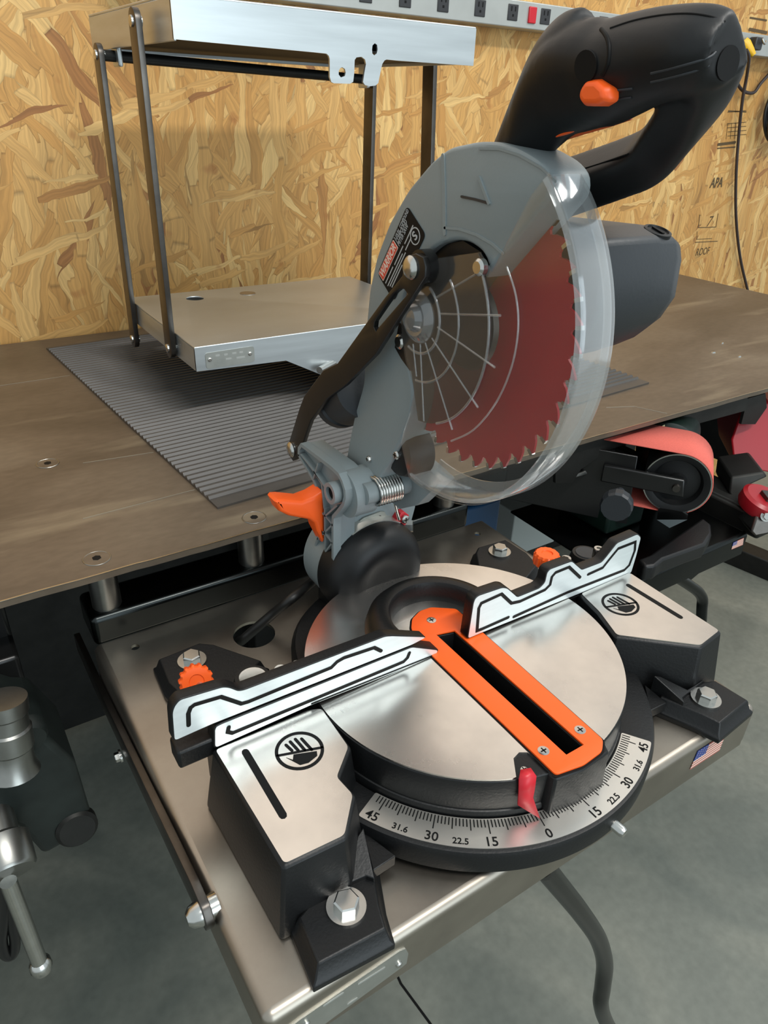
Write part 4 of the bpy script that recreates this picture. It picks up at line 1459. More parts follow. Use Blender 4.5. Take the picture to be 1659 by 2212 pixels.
lq = [lab(0, 0), lab(1, 0), lab(1, 1), lab(0, 1)]
lo2 = round_poly([((p - A_).dot(su), (p - A_).dot(sv)) for p in lq], 0.004)
lbo = plate('warning_label', [lo2], A_, su, sv, 0.0003, M_INK, ug)


def lab_rect(a0, a1, b0, b1, m, d=0.0004, nm='label_block', rnd=0.001):
    l2 = round_poly([((lab(a, b) - A_).dot(su), (lab(a, b) - A_).dot(sv)) for a, b in ((a0, b0), (a1, b0), (a1, b1), (a0, b1))], rnd)
    return plate(nm, [l2], A_ , su, sv, d, m, lbo)


lab_rect(0.022, 0.540, 0.67, 0.965, M_FLAGWHITE, 0.00045)
lab_rect(0.032, 0.530, 0.685, 0.950, M_LABELRED, 0.00060)
nz = su.cross(sv).normalized()
text('brand_lettering', 'WARRIOR', lab(0.281, 0.818) + nz * 0.0006, su, sv, 0.0078, M_FLAGWHITE, lbo, shear=0.15, bold=0.0002, fit=0.0285, extrude=0.0001)
for t_, a_, b_, s_, w_2 in (('7-1/4 IN.  COMPOUND', 0.77, 0.90, 0.0042, 0.0255), ('COMPOUND', 0.72, 0.80, 0.0046, 0.0185), ('MITER SAW', 0.71, 0.70, 0.0046, 0.0175)):
    text('label_lettering', t_, lab(a_, b_) + nz * 0.0005, su, sv, s_, M_LABELGREY, lbo, fit=w_2, extrude=0.0001)
for a0, a1, b in ((0.04, 0.30, 0.56), (0.34, 0.62, 0.54), (0.66, 0.92, 0.52), (0.05, 0.55, 0.44), (0.08, 0.60, 0.36), (0.62, 0.80, 0.40), (0.10, 0.45, 0.28)):
    lab_rect(a0, a1, b - 0.018, b + 0.018, M_LABELGREY, 0.00042, 'small_print', 0.0)
text('listing_mark', 'S', lab(0.86, 0.30) + nz * 0.0005, su, sv, 0.0085, M_LABELGREY, lbo, bold=0.0002)
mc = lab(0.86, 0.30)
plate('listing_ring', [circle((mc - A_).dot(su), (mc - A_).dot(sv), 0.0058, 24), circle((mc - A_).dot(su), (mc - A_).dot(sv), 0.0050, 24)], A_, su, sv, 0.00045, M_LABELGREY, lbo)

# black inner cover plate behind the hub
cov = [(PX(p, GX0 + 0.006).y, PX(p, GX0 + 0.006).z) for p in ((925, 575), (930, 550), (958, 528), (1000, 520), (1040, 545), (1050, 600), (960, 720), (900, 830), (880, 800), (872, 720), (885, 620))]
plate('arbor_cover', [cov], (GX0 + 0.006, 0, 0), (0, 1, 0), (0, 0, 1), 0.010, M_BLACK, saw)
pbk = [(PX(p, GX0 - 0.001).y, PX(p, GX0 - 0.001).z) for p in c3([(630, 450), (660, 460), (690, 560), (680, 665), (640, 610), (612, 560)])]
ab = plate('guard_bracket', [pbk], (GX0 - 0.002, 0, 0), (0, 1, 0), (0, 0, 1), 0.003, M_PAINT, saw)
screw('rivet', PX((866, 738), GX0 - 0.002), (-1, 0, 0), 0.0055, ab, 0.003, slot=False)
screw('arm_screw', PX((799, 991), GX0), (-1, 0, 0), 0.0028, ug, 0.003)

# --- blade
BC = Vector((0.003, 0.0165, 0.328)); BR = 0.1025; NT = 40
bp_ = []
for i in range(NT):
    a0 = 2 * math.pi * i / NT
    st_ = 2 * math.pi / NT
    for fr_, rr in ((0.0, 0.93), (0.10, 0.915), (0.24, 0.925), (0.32, 0.955), (0.36, 1.0), (0.52, 0.992), (0.80, 0.962), (0.94, 0.945)):
        a = -(a0 + fr_ * st_)
        bp_.append((BC.y + BR * rr * math.cos(a), BC.z + BR * rr * math.sin(a)))
bld = plate('saw_blade', [bp_], (BC.x - 0.0009, 0, 0), (0, 1, 0), (0, 0, 1), 0.0018, M_REDBLADE, saw)
tvv, tff = [], []
for i in range(NT):
    st_ = 2 * math.pi / NT
    a = -(2 * math.pi * i / NT + 0.36 * st_)
    e = Vector((0, math.cos(a), math.sin(a))); t_ = Vector((0, math.sin(a), -math.cos(a)))
    p0 = BC + e * BR * 0.955
    n = len(tvv)
    for xx in (-0.0013, 0.0013):
        for dr, dt in ((0, -0.0015), (0, 0.0008), (BR * 0.047, 0.0012), (BR * 0.047, -0.0015)):
            tvv.append(p0 + e * dr + t_ * dt + Vector((xx, 0, 0)))
    for q in ((0, 1, 2, 3), (7, 6, 5, 4), (0, 4, 5, 1), (1, 5, 6, 2), (2, 6, 7, 3), (3, 7, 4, 0)):
        tff.append(tuple(n + k for k in q))
put('carbide_tips', mesh('carbide_tips', tvv, tff), M_CHROME, bld)
lathe('blade_flange', [(-0.004, 0.0), (-0.004, 0.030), (-0.001, 0.032)], BC, (1, 0, 0), M_DKSTEEL, bld, n=40)

# --- clear lower guard
CGX = -0.0215
GC = Vector((0, 0.024, 0.332)); GR = 0.130
lead = [PX(p, CGX) for p in ((925, 560), (1035, 545), (1062, 588), (1145, 424), (1186, 371))]
hubc = PX((905, 685), CGX)
lo_pts = [PX(p, CGX) for p in ((866, 958), (872, 930), (884, 895), (896, 840), (876, 780), (866, 720), (868, 670), (885, 610))]
a_top = math.degrees(math.atan2(lead[-1].z - GC.z, lead[-1].y - GC.y)) % 360
gb = PX((888, 1002), CGX)
a_bot = math.degrees(math.atan2(gb.z - GC.z, gb.y - GC.y)) % 360
arc = [(GC.y + GR * math.cos(R(a_top + (a_bot - a_top) * i / 60)), GC.z + GR * math.sin(R(a_top + (a_bot - a_top) * i / 60))) for i in range(61)]
fo = [(p.y, p.z) for p in lead] + arc[1:] + [(p.y, p.z) for p in lo_pts]
cg = plate('clear_guard', [fo], (CGX, 0, 0), (0, 1, 0), (0, 0, 1), 0.0012, M_CLEAR, saw)
rings = []
for y_, z_ in arc:
    e = Vector((0, y_ - GC.y, z_ - GC.z)).normalized()
    c0 = Vector((0, GC.y, GC.z))
    prof_ = [(CGX, GR - 0.004), (CGX + 0.0012, GR - 0.0012), (CGX + 0.004, GR), (0.004, GR), (0.0075, GR - 0.002), (0.0085, GR - 0.010), (0.0073, GR - 0.010), (0.0060, GR - 0.003), (0.003, GR - 0.0015), (CGX + 0.004, GR - 0.0015), (CGX + 0.002, GR - 0.004)]
    rings.append([c0 + e * r_ + Vector((x_, 0, 0)) for x_, r_ in prof_])
loft('guard_rim', rings, M_CLEARRIM, cg)


def crib(pts, r_=0.0008):
    return tube('guard_rib', pts, r_, M_CLEARRIB, cg, 8)


for pa_, pb_ in (((810, 410), (1080, 418)), ((800, 470), (1055, 650)), ((775, 520), (980, 830)), ((745, 540), (865, 930)), ((722, 545), (738, 890)), ((790, 340), (1000, 215)), ((690, 545), (705, 690))):
    q = c3([pa_, pb_])
    crib([PX(q[0], CGX - 0.0006), PX(q[1], CGX - 0.0006)])
for ref, a_from, a_to, rr_ in (((990, 660), (1000, 575), (900, 815), 0.0010), ((1058, 690), (1045, 590), (930, 830), 0.0010), ((950, 670), (940, 600), (880, 760), 0.0012)):
    q = PX(ref, CGX)
    rad = math.hypot(q.y - hubc.y, q.z - hubc.z)
    aa = [math.atan2(PX(p, CGX).z - hubc.z, PX(p, CGX).y - hubc.y) % (2 * math.pi) for p in (a_from, a_to)]
    crib([(CGX - 0.0006, hubc.y + rad * math.cos(aa[0] + (aa[1] - aa[0]) * i / 24), hubc.z + rad * math.sin(aa[0] + (aa[1] - aa[0]) * i / 24)) for i in range(25)], rr_)
big = [PX(p, CGX) for p in c3([(1110, 200), (1150, 330), (1160, 480), (1130, 650), (1060, 810), (960, 930), (860, 980)])]
crib(smooth_path(big, 5), 0.0007)
lathe('guard_hub', [(0.0, 0.0185), (-0.003, 0.0165), (-0.005, 0.0125), (-0.0045, 0.010), (-0.009, 0.0075), (-0.010, 0.004), (-0.010, 0)], hubc, (1, 0, 0), M_CLEARRIB, cg, n=36)
hr2 = PX((1058, 690), CGX)
hrad = math.hypot(hr2.y - hubc.y, hr2.z - hubc.z)
hp_ = [(PX(p, CGX).y, PX(p, CGX).z) for p in ((925, 562), (1034, 547), (1048, 575))]
ha = [math.atan2(q[1] - hubc.z, q[0] - hubc.y) % (2 * math.pi) for q in (hp_[-1], (PX((905, 840), CGX).y, PX((905, 840), CGX).z))]
hp_ += [(hubc.y + hrad * math.cos(ha[0] + (ha[1] - ha[0]) * i / 20), hubc.z + hrad * math.sin(ha[0] + (ha[1] - ha[0]) * i / 20)) for i in range(1, 21)]
hp_ += [(PX(p, CGX).y, PX(p, CGX).z) for p in ((890, 800), (872, 740), (868, 690), (885, 615))]
plate('guard_hub_plate', [hp_], (CGX - 0.0008, 0, 0), (0, 1, 0), (0, 0, 1), 0.0006, M_CLEARHUB, cg)
screw('guard_rivet', PX((1040, 577), CGX), (-1, 0, 0), 0.0052, cg, 0.004, slot=False)

# --- black guard link
LX = -0.0345
lo_ = c3([(700, 140), (735, 158), (745, 200), (742, 245), (690, 325), (660, 372), (520, 592), (385, 730), (300, 792), (228, 890), (207, 950), (182, 1030), (170, 1060), (150, 1070), (137, 1050), (131, 990), (180, 832), (200, 780), (285, 665), (350, 632), (430, 520), (480, 450), (560, 340), (640, 240), (652, 175), (668, 150)])
sl_ = c3([(648, 300), (663, 322), (535, 470), (522, 490), (512, 470), (515, 445), (600, 320), (625, 300)])
ll = [(PX(p, LX).y, PX(p, LX).z) for p in lo_]
ls = [(PX(p, LX).y, PX(p, LX).z) for p in sl_]
lnk = plate('guard_link', [ll, ls], (LX, 0, 0), (0, 1, 0), (0, 0, 1), 0.0045, M_PAINT, saw, 0.0007)
for p in ((889, 578), (630, 971)):
    lathe('link_rivet', [(-0.0042, 0.0), (-0.0040, 0.003), (-0.0030, 0.0062), (-0.0012, 0.0078), (0.0, 0.0078), (0.012, 0.004)], PX(p, LX), (1, 0, 0), M_CHROME, lnk, n=24)
lathe('link_bush', [(0.0045, 0.011), (0.013, 0.011)], PX((893, 578), LX), (1, 0, 0), M_PAINT, lnk, n=24)

# --- pivot barrel, spring, rubber bumper, rod
ax0 = PX((790, 1062), -0.030)
lathe('pivot_barrel', [(-0.012, 0.0215), (0.010, 0.0215), (0.012, 0.019)], PX((770, 1060), -0.028), (1, 0, 0), M_GREY, saw, n=40)
s0, s1 = PX((806, 1062), -0.022), PX((862, 1040), 0.002)
s1 = Vector((s1.x, s0.y, s0.z))
sp = []
turns = 9
for i in range(turns * 14 + 1):
    t_ = i / 14
    a = 2 * math.pi * t_
    sp.append(Vector((s0.x + (s1.x - s0.x) * t_ / turns, s0.y + 0.0125 * math.cos(a), s0.z + 0.0125 * math.sin(a))))
spr = tube('torsion_spring', sp, 0.00135, M_CHROME, saw, 8)
tube('spring_leg', [sp[-1], sp[-1] + Vector((0.002, -0.002, 0.014))], 0.0013, M_CHROME, spr, 8)
tube('stop_rod', [PY((848, 1068), 0.112), PY((862, 1122), 0.118)], 0.0016, M_CHROME, saw, 8)
lathe('pivot_core', [(0, 0.0095), (s1.x - s0.x + 0.03, 0.0095)], s0 + Vector((-0.01, 0, 0)), (1, 0, 0), M_GREY, saw, n=28)
bc_ = PX((876, 975), -0.004)
bmp = lathe('rubber_bumper', [(-0.010, 0.0), (-0.010, 0.012), (-0.008, 0.019), (0.0, 0.022), (0.014, 0.022)], bc_, (1, 0, 0), M_BLACK, saw, n=36)
screw('bumper_screw', PX((859, 982), -0.0145), (-1, 0, 0), 0.004, bmp, 0.003)
yk = [(PX(p, 0.012).y, PX(p, 0.012).z) for p in ((862, 1010), (900, 990), (955, 1040), (900, 1092), (862, 1100), (840, 1080))]
plate('pivot_yoke', [yk], (0.012, 0, 0), (0, 1, 0), (0, 0, 1), 0.014, M_GREY, saw, 0.001)
# dust port behind the arm
dpt = PX((768, 850), -0.004)
dst = lathe('dust_port', [(-0.02, 0.0255), (0.020, 0.0255), (0.022, 0.0235), (0.026, 0.0235), (0.028, 0.0255), (0.040, 0.0250), (0.044, 0.022), (0.044, 0.018), (0.03, 0.017)], dpt, (0.10, 0.85, -0.5), M_DARKGREY, saw, n=40)

# --- motor housing
MX0, MX1 = 0.012, 0.082
prof_px = ((1425, 488), (1468, 514), (1471, 556), (1455, 645), (1420, 695), (1378, 727), (1335, 744), (1290, 742))
mo_ = [(PX(p, MX1).y, PX(p, MX1).z) for p in prof_px]
yb = mo_[0][0] + 0.085
mo_ = [(yb, mo_[0][1] - 0.004)] + mo_ + [(yb, mo_[-1][1] + 0.01)]
cen = Vector((sum(p[0] for p in mo_) / len(mo_), sum(p[1] for p in mo_) / len(mo_)))


def mring(x, s_):
    return [Vector((x, cen.x + (p[0] - cen.x) * s_, cen.y + (p[1] - cen.y) * s_)) for p in mo_]


mtr = loft('motor_housing', [mring(MX0, 1.06), mring(0.02, 1.06), mring(0.060, 1.045), mring(0.064, 1.02), mring(MX1 - 0.004, 1.0), mring(MX1 + 0.006, 0.90), mring(MX1 + 0.012, 0.72)], M_DARKGREY, saw, 0.003, 3)
f0, f1 = Vector((0, mo_[1][0], mo_[1][1])), Vector((0, mo_[2][0], mo_[2][1]))
fmid = (f0 + f1) / 2
cap = Vector((0.070, cen.x + (fmid.y - cen.x) * 1.012, cen.y + (fmid.z - cen.y) * 1.012))
capn = Vector((0, -(f1 - f0).z, (f1 - f0).y)).normalized()
if capn.z < 0:
    capn = -capn
lathe('brush_cap', [(-0.004, 0.0085), (0.0012, 0.0085), (0.0016, 0.0068), (0.0006, 0.0064), (0.0006, 0)], cap, capn, M_BLACK, mtr, n=28)
a_, u_, w_ = basis(capn)
prism('brush_slot', [cap + capn * 0.0008 + u_ * s * 0.0045 + w_ * t_ * 0.0009 for s, t_ in ((-1, -1), (1, -1), (1, 1), (-1, 1))], capn * 0.0008, M_INK, mtr)

# --- D-handle
HX = -0.002


def sweep(nodes, G0, ex, k=5, n=28):
    """nodes: (px, py, x, half-size along G in pixels, half-size across in pixels) -> rings of a rounded bar"""
    P_, A_2, B_2 = [], [], []
    for px_, py_, x_, a_p, b_p in nodes:
        q = PX((px_, py_), x_)
        dep = (q - CAM).dot(fwd)
        P_.append(q); A_2.append(Vector((a_p * dep / F, b_p * dep / F, 0)))
    pp, ss = smooth_path(P_, k), smooth_path(A_2, k)
    rings = []
    for i, q in enumerate(pp):
        T = (pp[min(i + 1, len(pp) - 1)] - pp[max(i - 1, 0)]).normalized()
        g = (G0 - T * G0.dot(T)).normalized()
        h = T.cross(g)
        rg = []
        for j in range(n):
            th = 2 * math.pi * j / n
            ct, st2 = math.cos(th), math.sin(th)
            rg.append(q + g * ss[i].x * math.copysign(abs(ct) ** (2 / ex), ct) + h * ss[i].y * math.copysign(abs(st2) ** (2 / ex), st2))
        rings.append(rg)
    return rings


G0 = Vector((-0.62, -0.10, 0.78)).normalized()
parts_ = []
for nodes, ex in (
    ([(1085, 420, 0.012, 52, 62), (1118, 330, 0.008, 54, 64), (1160, 235, 0.002, 60, 66), (1205, 148, -0.002, 68, 68), (1240, 106, -0.004, 70, 66), (1266, 94, -0.004, 60, 58)], 2.8),
    ([(1130, 318, 0.004, 50, 58), (1190, 222, 0.0, 84, 66), (1250, 172, -0.004, 106, 74), (1330, 162, -0.004, 98, 78)], 2.6),
    ([(1225, 124, -0.004, 70, 72), (1262, 150, -0.004, 96, 78), (1310, 160, -0.004, 100, 82), (1360, 144, -0.004, 96, 84), (1420, 124, -0.004, 88, 84), (1490, 112, -0.004, 82, 82), (1535, 110, -0.002, 76, 76), (1564, 114, 0.0, 66, 60), (1576, 114, 0.0, 52, 46)], 2.6),
    ([(1534, 120, 0.002, 64, 66), (1522, 170, 0.012, 60, 62), (1492, 232, 0.024, 58, 62), (1446, 294, 0.034, 54, 58), (1404, 338, 0.039, 50, 58), (1356, 360, 0.040, 46, 60), (1290, 384, 0.040, 44, 62), (1180, 422, 0.040, 44, 62)], 4.5),
):
    parts_.append(loft('handle_piece', sweep(nodes, G0, ex), M_BLACK, None))
hm = join_meshes('handle', [o.data for o in parts_])
for o in parts_:
    bpy.data.objects.remove(o)
han = put('handle', hm, M_BLACK, saw)
soften(han, 0.0018, 5, 0.5)


from mathutils.bvhtree import BVHTree
_bm = bmesh.new(); _bm.from_mesh(han.data)
HBVH = BVHTree.FromBMesh(_bm)
_bm.free()


def skin(p, lift=0.0):
    q, nn, _i, _d = HBVH.ray_cast(CAM, ray(*p).normalized())
    return (q + nn * lift, nn) if q is not None else (PX(p, HX), Vector((-1, 0, 0)))


bc0, bn0 = skin(c2([(897, 410)])[0])
bq = [PX(p, bc0.x - 0.003) for p in c2([(832, 400), (862, 352), (922, 350), (966, 392), (966, 445), (925, 470), (850, 470), (828, 440)])]
loft('lock_button', [[p + Vector((0.006, 0, 0)) for p in bq], bq, [sum(bq, Vector()) / 8 + Vector((-0.0035, 0, 0)) + (p - sum(bq, Vector()) / 8) * 0.74 for p in bq]], M_ORANGE, han, 0.0016, 3)
tr_ = c2([(690, 630), (705, 606), (760, 575), (920, 530), (1000, 510), (1012, 528), (925, 558), (800, 595), (715, 622)])
tl = [(PX(p, 0.004).y, PX(p, 0.004).z) for p in tr_]
plate('trigger', [tl], (-0.003, 0, 0), (0, 1, 0), (0, 0, 1), 0.016, M_ORANGE, han, 0.001)
for p in c2([(852, 293), (1480, 280)]):
    q, nn = skin(p)
    lathe('screw_recess', [(-0.002, 0.0066), (0.0005, 0.0066), (0.0005, 0.0)], q, nn, M_INK, han, n=24)
for pts in ([(1140, 325), (1300, 285), (1395, 255), (1425, 232)], [(1140, 364), (1300, 325), (1400, 292)], [(970, 402), (1060, 392)], [(960, 442), (1055, 432)]):
    tube('grip_line', smooth_path([skin(p)[0] for p in c2(pts)], 4), 0.0006, M_DARKGREY, han, 8)
tube('grip_groove', smooth_path([skin(p)[0] for p in c2([(920, 130), (945, 165), (955, 215), (950, 280), (925, 335)])], 5), 0.0010, M_INK, han, 8)
tube('handle_seam', smooth_path([skin(p)[0] for p in c2([(960, 125), (1060, 92), (1180, 68), (1300, 60), (1400, 72), (1470, 95)])], 5), 0.0005, M_INK, han, 8)
tube('handle_seam', smooth_path([skin(p)[0] for p in c2([(830, 752), (930, 720), (1040, 682)])], 5), 0.0005, M_INK, han, 8)

# --- the saw's own power cord, down through the hole in the shelf
cp = [PY((740, 1215), 0.20), PY((690, 1246), 0.195), PZ((640, 1285), 0.045), PZ((590, 1326), 0.022), PZ((545, 1364), 0.002), PZ((522, 1384), -0.012), PZ((512, 1392), -0.05), PZ((512, 1392), -0.05) + Vector((0, 0, -0.06))]
tube('power_cord', cp, 0.0048, M_CORD, saw, 12, 6)

# ------------------------------------------------------------------ second shelf with the belt sander
S2Z = -0.080
s2 = thing('sander_shelf', 'dark steel swing-out shelf below the bench carrying the belt sander', 'shelf', (0.44, 0.25, S2Z))
S2Y = PZ((1388, 1251), S2Z).y
S2X1 = PZ((1615, 1150), S2Z).x
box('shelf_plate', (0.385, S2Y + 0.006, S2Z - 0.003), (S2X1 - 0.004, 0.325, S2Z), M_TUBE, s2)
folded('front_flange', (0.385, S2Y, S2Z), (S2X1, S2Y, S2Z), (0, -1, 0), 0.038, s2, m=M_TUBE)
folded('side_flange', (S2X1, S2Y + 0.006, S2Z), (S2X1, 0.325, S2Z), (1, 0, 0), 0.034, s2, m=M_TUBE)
kG = crop(1180, 1080, 0.28873)
flag([PY(p, S2Y) and p for p in kG([(1397, 318), (1476, 282), (1468, 335), (1383, 370)])], S2Y, s2)
# bent handle rod and stop pin under it
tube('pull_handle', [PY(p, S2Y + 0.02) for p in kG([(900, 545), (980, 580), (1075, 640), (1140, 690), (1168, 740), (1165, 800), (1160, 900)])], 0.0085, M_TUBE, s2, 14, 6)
pr = [PY(p, S2Y + 0.01) for p in kG([(1115, 455), (1190, 495)])]
o = tube('stop_pin', [pr[0], pr[1]], 0.005, M_CHROME, s2, 12)
plate_on('latch_plate', 'y', S2Y + 0.03, [kG([(1060, 480), (1200, 430), (1200, 500), (1070, 610), (1040, 600)])], -0.004, M_TUBE, s2)

sa = thing('belt_sander', 'belt sander with a salmon red belt round a black drum on the dark shelf', 'belt sander', (0.45, 0.2, S2Z))
axd = Vector((0.82, 0.57, 0)).normalized()
bdir = Vector((-axd.y, axd.x, 0))
dc = CAM + ray(1462, 1046) * 0.99
DR = 0.0455
BW = 0.090
drum = lathe('drum', [(0.004, 0.0), (0.004, 0.012), (0.010, 0.013), (0.012, 0.030), (0.003, 0.034), (0.0, DR - 0.003), (0.0, DR - 0.0015), (BW, DR - 0.0015), (BW, 0.0)], dc, axd, M_BLACK, sa, n=56)
lathe('drum_ring', [(-0.0004, DR - 0.0024), (-0.0004, DR - 0.0008), (0.002, DR - 0.0008), (0.002, DR - 0.0024)], dc, axd, M_CHROME, drum, n=56, ring=True)
# belt: round the drum and back towards the left
bl2 = []
BLN = 0.15
path = [dc + bdir * BLN + Zv * DR]
for i in range(25):
    a = R(90 - 180 * i / 24)
    path.append(dc - bdir * (DR * math.cos(a)) * 1.0 + Zv * DR * math.sin(a))
path.append(dc + bdir * BLN - Zv * DR)
vb, fb = [], []
for p in path:
    vb += [p + axd * 0.0005, p + axd * (BW + 0.0)]
for i in range(len(path) - 1):
    fb.append((2 * i, 2 * i + 1, 2 * i + 3, 2 * i + 2))
belt = put('sanding_belt', mesh('sanding_belt', vb, fb, 60), M_BELT, sa)
sd = belt.modifiers.new('thick', 'SOLIDIFY'); sd.thickness = 0.0012; sd.offset = 0
lathe('idler_drum', [(0.0, 0.0), (0.0, DR - 0.0015), (BW, DR - 0.0015), (BW, 0.0)], dc + bdir * BLN, axd, M_BLACK, sa, n=40)
arm_c = dc - axd * 0.012
box_pts = [arm_c + bdir * 0.10 + Zv * 0.013, arm_c - bdir * 0.008 + Zv * 0.013, arm_c - bdir * 0.012 - Zv * 0.013, arm_c + bdir * 0.10 - Zv * 0.013]
arm_o = prism('drum_arm', box_pts, axd * 0.008, M_PAINT, sa, 0.002)
lathe('axle_nut', [(-0.004, 0.0), (-0.004, 0.005), (0.0, 0.006)], arm_c - bdir * 0.0, axd, M_DKSTEEL, arm_o, n=16)
fr_ = dc + bdir * 0.09 - Zv * 0.05
box('machine_frame', (fr_.x - 0.005, fr_.y - 0.02, S2Z + 0.0005), (fr_.x + 0.075, fr_.y + 0.075, dc.z - DR - 0.006), M_GREEN, sa, 0.006, 3)
mot = dc + axd * 0.096 + bdir * 0.02 + Zv * 0.004
lathe('motor', [(0, 0.0), (0, 0.030), (0.008, 0.044), (0.09, 0.046), (0.10, 0.04), (0.10, 0)], mot, axd, M_GREEN, sa, n=40)
pedestal = mot + axd * 0.05
box('motor_foot', (pedestal.x - 0.03, pedestal.y - 0.03, S2Z + 0.0005), (pedestal.x + 0.03, pedestal.y + 0.03, pedestal.z - 0.03), M_GREEN, sa, 0.004)
kb = CAM + ray(1330, 1098) * 0.93
lathe('tension_knob', [(0, 0.0), (0, 0.019), (0.004, 0.021), (0.016, 0.021), (0.018, 0.012), (0.05, 0.007)], kb, axd, M_DARKGREY, sa, n=14, smooth=20)
ba = [PZ(p, S2Z + 0.0245) for p in kG([(690, 440), (780, 405), (1170, 130), (1235, 180), (1240, 250), (1190, 330), (880, 440), (820, 490), (740, 495)])]
b0 = [Vector((p.x, p.y, S2Z + 0.0005)) for p in ba]
loft('base_casting', [b0, ba], M_BLACKCAST, sa, 0.004, 3)
sc_ = dc - axd * 0.004
prism('belt_shade_plate', [sc_ + bdir * 0.058 + Zv * (DR - 0.014), sc_ + bdir * 0.052 - Zv * (DR + 0.030), sc_ + bdir * 0.235 - Zv * (DR + 0.030), sc_ + bdir * 0.235 + Zv * (DR - 0.014)], axd * 0.004, M_PAINT, sa, 0.001)  # added dark plate in place of the shade that hides the lower belt
gd = [CAM + ray(*p) * 0.985 for p in kS([(790, 985), (1030, 985), (890, 1050)])]
prism('sheet_guard', gd, axd * 0.05, M_TUBE, sa)

# ------------------------------------------------------------------ clutter below the bench
cb = thing('storage_box', 'pale grey box standing in the dark below the bench behind the saw', 'box', (0.36, 0.5, FLOOR_Z))
q = [PY(p, 0.47) for p in ((1113, 1110), (1208, 1108), (1210, 1160), (1116, 1200))]
box('box_body', (q[0].x, 0.47, q[3].z), (q[1].x, 0.62, q[0].z), M_WHITEBOX, cb, 0.002)
box('box_stand', (q[0].x + 0.01, 0.48, FLOOR_Z), (q[1].x - 0.01, 0.61, q[3].z), M_UNDER, cb, 0.002)
o = thing('blue_bin', 'small dark blue bin in the shadow below the bench', 'bin', (0.3, 0.4, FLOOR_Z))
q = PY((1035, 1092), 0.40)
box('bin_body', (q.x - 0.05, 0.40, FLOOR_Z), (q.x + 0.05, 0.46, q.z), M_BLUE, o, 0.006, 3)

# red machine at the right frame edge
rm = thing('red_clamp', 'red painted cast clamp with a square bolt at the right frame edge', 'clamp', (0.85, 0.25, FLOOR_Z))
RD = 1.08
rc = CAM + ray(1645, 1085) * RD
lathe('clamp_ring', [(-0.012, 0.016), (-0.012, 0.030), (-0.006, 0.033), (0.008, 0.033), (0.012, 0.028), (0.012, 0.016)], rc, (0.05, -0.3, 1), M_REDPAINT, rm, n=36)
prism('square_bolt', hexpts(rc + Vector((0, 0, -0.012)), (0.05, -0.3, 1), 0.014, 0.4, 4), Vector((0.05, -0.3, 1)).normalized() * 0.030, M_DKSTEEL, rm, 0.001)
box('clamp_beam', (rc.x - 0.020, rc.y - 0.02, rc.z - 0.05), (rc.x + 0.05, 0.329, rc.z - 0.014), M_UNDER, rm, 0.004)
box('clamp_hanger', (rc.x - 0.020, 0.30, rc.z - 0.05), (rc.x + 0.05, 0.329, ZB - TH - 0.0005), M_UNDER, rm, 0.004)
rq = [CAM + ray(*p) * 1.25 for p in ((1586, 1008), (1668, 1022), (1700, 900), (1660, 868), (1600, 890), (1580, 950))]
rb_ = prism('clamp_body', rq, Vector((0.10, 0.10, 0.0)), M_REDPAINT, rm, 0.003)
jb = [CAM + ray(*p) * 1.13 for p in ((1580, 1030), (1650, 1020), (1659, 1030), (1620, 1048), (1612, 1090), (1590, 1095), (1575, 1065))]
prism('clamp_jaw', jb, Vector((0.05, 0.06, 0.0)), M_UNDER, rm, 0.003)
hb = thing('steel_hook_bar', 'worn steel bar end with a bolt below the red clamp', 'bar', (0.8, 0.2, FLOOR_Z))
hq = [CAM + ray(*p) * 1.06 for p in ((1640, 1098), (1668, 1092), (1680, 1150), (1632, 1160), (1622, 1148))]
prism('bar_end', hq, Vector((0.03, 0.05, 0.0)), M_DKSTEEL, hb, 0.003)
c = CAM + ray(1655, 1115) * 1.055
bolt('bolt', c, hb, (-0.7, -0.6, 0.4), 0.008, 0.006, 0.006)
box('bar_beam', (hq[0].x + 0.01, hq[0].y + 0.02, hq[3].z + 0.004), (hq[0].x + 0.03, 0.46, hq[3].z + 0.024), M_UNDER, hb, 0.003)
# dark floor rail on the right
fb_ = thing('floor_rail', 'dark square steel tube lying along the floor at the right frame edge', 'tube', PZ((1600, 1215), FLOOR_Z))
a_, b_ = PZ((1490, 1160), FLOOR_Z + 0.02), PZ((1720, 1255), FLOOR_Z + 0.02)
e_ = (b_ - a_).normalized(); n_ = Vector((-e_.y, e_.x, 0))
prism('rail_tube', [a_ - n_ * 0.035 - Zv * 0.0199, a_ + n_ * 0.035 - Zv * 0.0199, a_ + n_ * 0.035 + Zv * 0.045, a_ - n_ * 0.035 + Zv * 0.045], b_ - a_, M_UNDER, fb_, 0.004)

# ------------------------------------------------------------------ vise at the left frame edge
vs = thing('bench_vise', 'dark iron vise with a bright sliding handle bar at the left frame edge', 'vise', (-0.40, 0.25, FLOOR_Z))
VY = 0.16


def vp(pts, y=VY):
    return [PY(p, y) for p in pts]


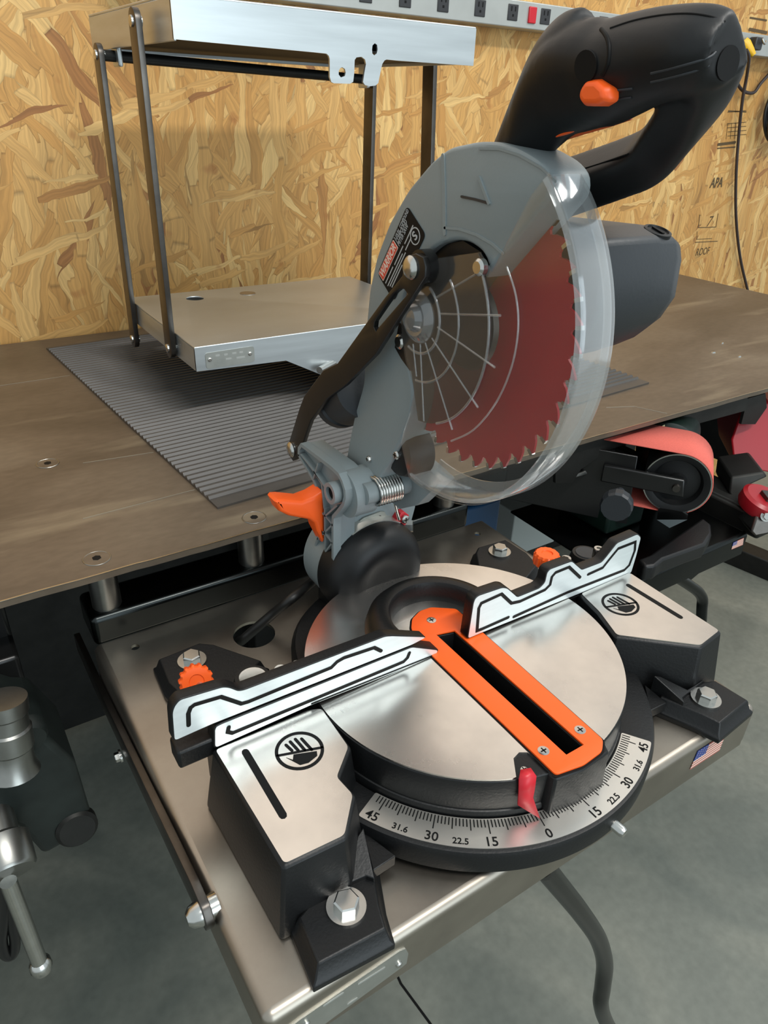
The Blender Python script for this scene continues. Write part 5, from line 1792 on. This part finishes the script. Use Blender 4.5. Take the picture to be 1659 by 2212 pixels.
vb_ = prism('vise_body', vp([(-60, 1560), (60, 1590), (100, 1590), (165, 1650), (200, 1765), (195, 1790), (130, 1830), (95, 1850), (40, 1790), (-60, 1760)]), (0, 0.09, 0), M_VISE, vs, 0.006, 3)
lathe('vise_screw', [(0, 0.018), (0.012, 0.018), (0.014, 0.0165), (0.026, 0.0165), (0.028, 0.018), (0.045, 0.018), (0.047, 0.0165), (0.06, 0.0165), (0.07, 0.02)], PY((6, 1510), VY - 0.01), (-0.1, -0.15, -1), M_ROUND, vs, n=28)
lathe('swivel_lock', [(0.0, 0.0), (0.0, 0.014), (0.004, 0.016), (0.014, 0.016)], PY((62, 1600), VY - 0.012), (0.0, 1, 0.1), M_VISE, vb_, n=24)
lathe('mount_washer', [(0.0, 0.0), (0.0, 0.016), (0.003, 0.019), (0.012, 0.019)], PY((168, 1795), VY - 0.006), (0.0, 1, -0.2), M_UNDER, vb_, n=28)
lathe('screw_boss', [(0, 0.0), (0, 0.020), (0.003, 0.022), (0.03, 0.022), (0.034, 0.015), (0.10, 0.015)], PY((22, 1888), VY - 0.045), (0.0, 0.9, 0.42), M_ROUND, vs, n=32)
vm = PY((-20, 1700), VY + 0.09)
box('vise_mount', (vm.x, VY + 0.085, vm.z - 0.05), (PY((120, 1700), VY + 0.09).x, 0.325, 0.0), M_PAINT, vs, 0.004)
box('vise_hanger', (vm.x, 0.28, -0.02), (PY((120, 1700), VY + 0.09).x, 0.325, ZB - TH - 0.0005), M_PAINT, vs, 0.004)
hA, hB = PY((18, 1905), VY - 0.05), PY((88, 2085), VY - 0.06)
hbar = tube('handle_bar', [hA, hB], 0.0068, M_CHROME, vs, 16)
lathe('bar_ball', [(-0.008, 0.006), (-0.004, 0.0092), (0.002, 0.0098), (0.007, 0.008), (0.009, 0.0)], hB, hB - hA, M_CHROME, hbar, n=20)
tube('chain_loop', vp([(14, 1890), (8, 1990), (4, 2030), (12, 2062), (28, 2060), (32, 2030), (25, 1985), (22, 1890)], VY - 0.02), 0.005, M_PAINT, vs, 10, 5)

# ------------------------------------------------------------------ labels of parts that stand out
for o, t_ in ((kerf, 'orange kerf insert with a black slot'), (cg, 'clear plastic lower blade guard'), (bld, 'red painted toothed saw blade'), (le, 'orange bevel lock lever'),
              (han, 'black D-shaped handle with orange button'), (lnk, 'black slotted guard link'), (sc, 'silver miter scale with black numbers'), (po, 'red scale pointer'), (belt, 'salmon red sanding belt')):
    o['label'] = t_
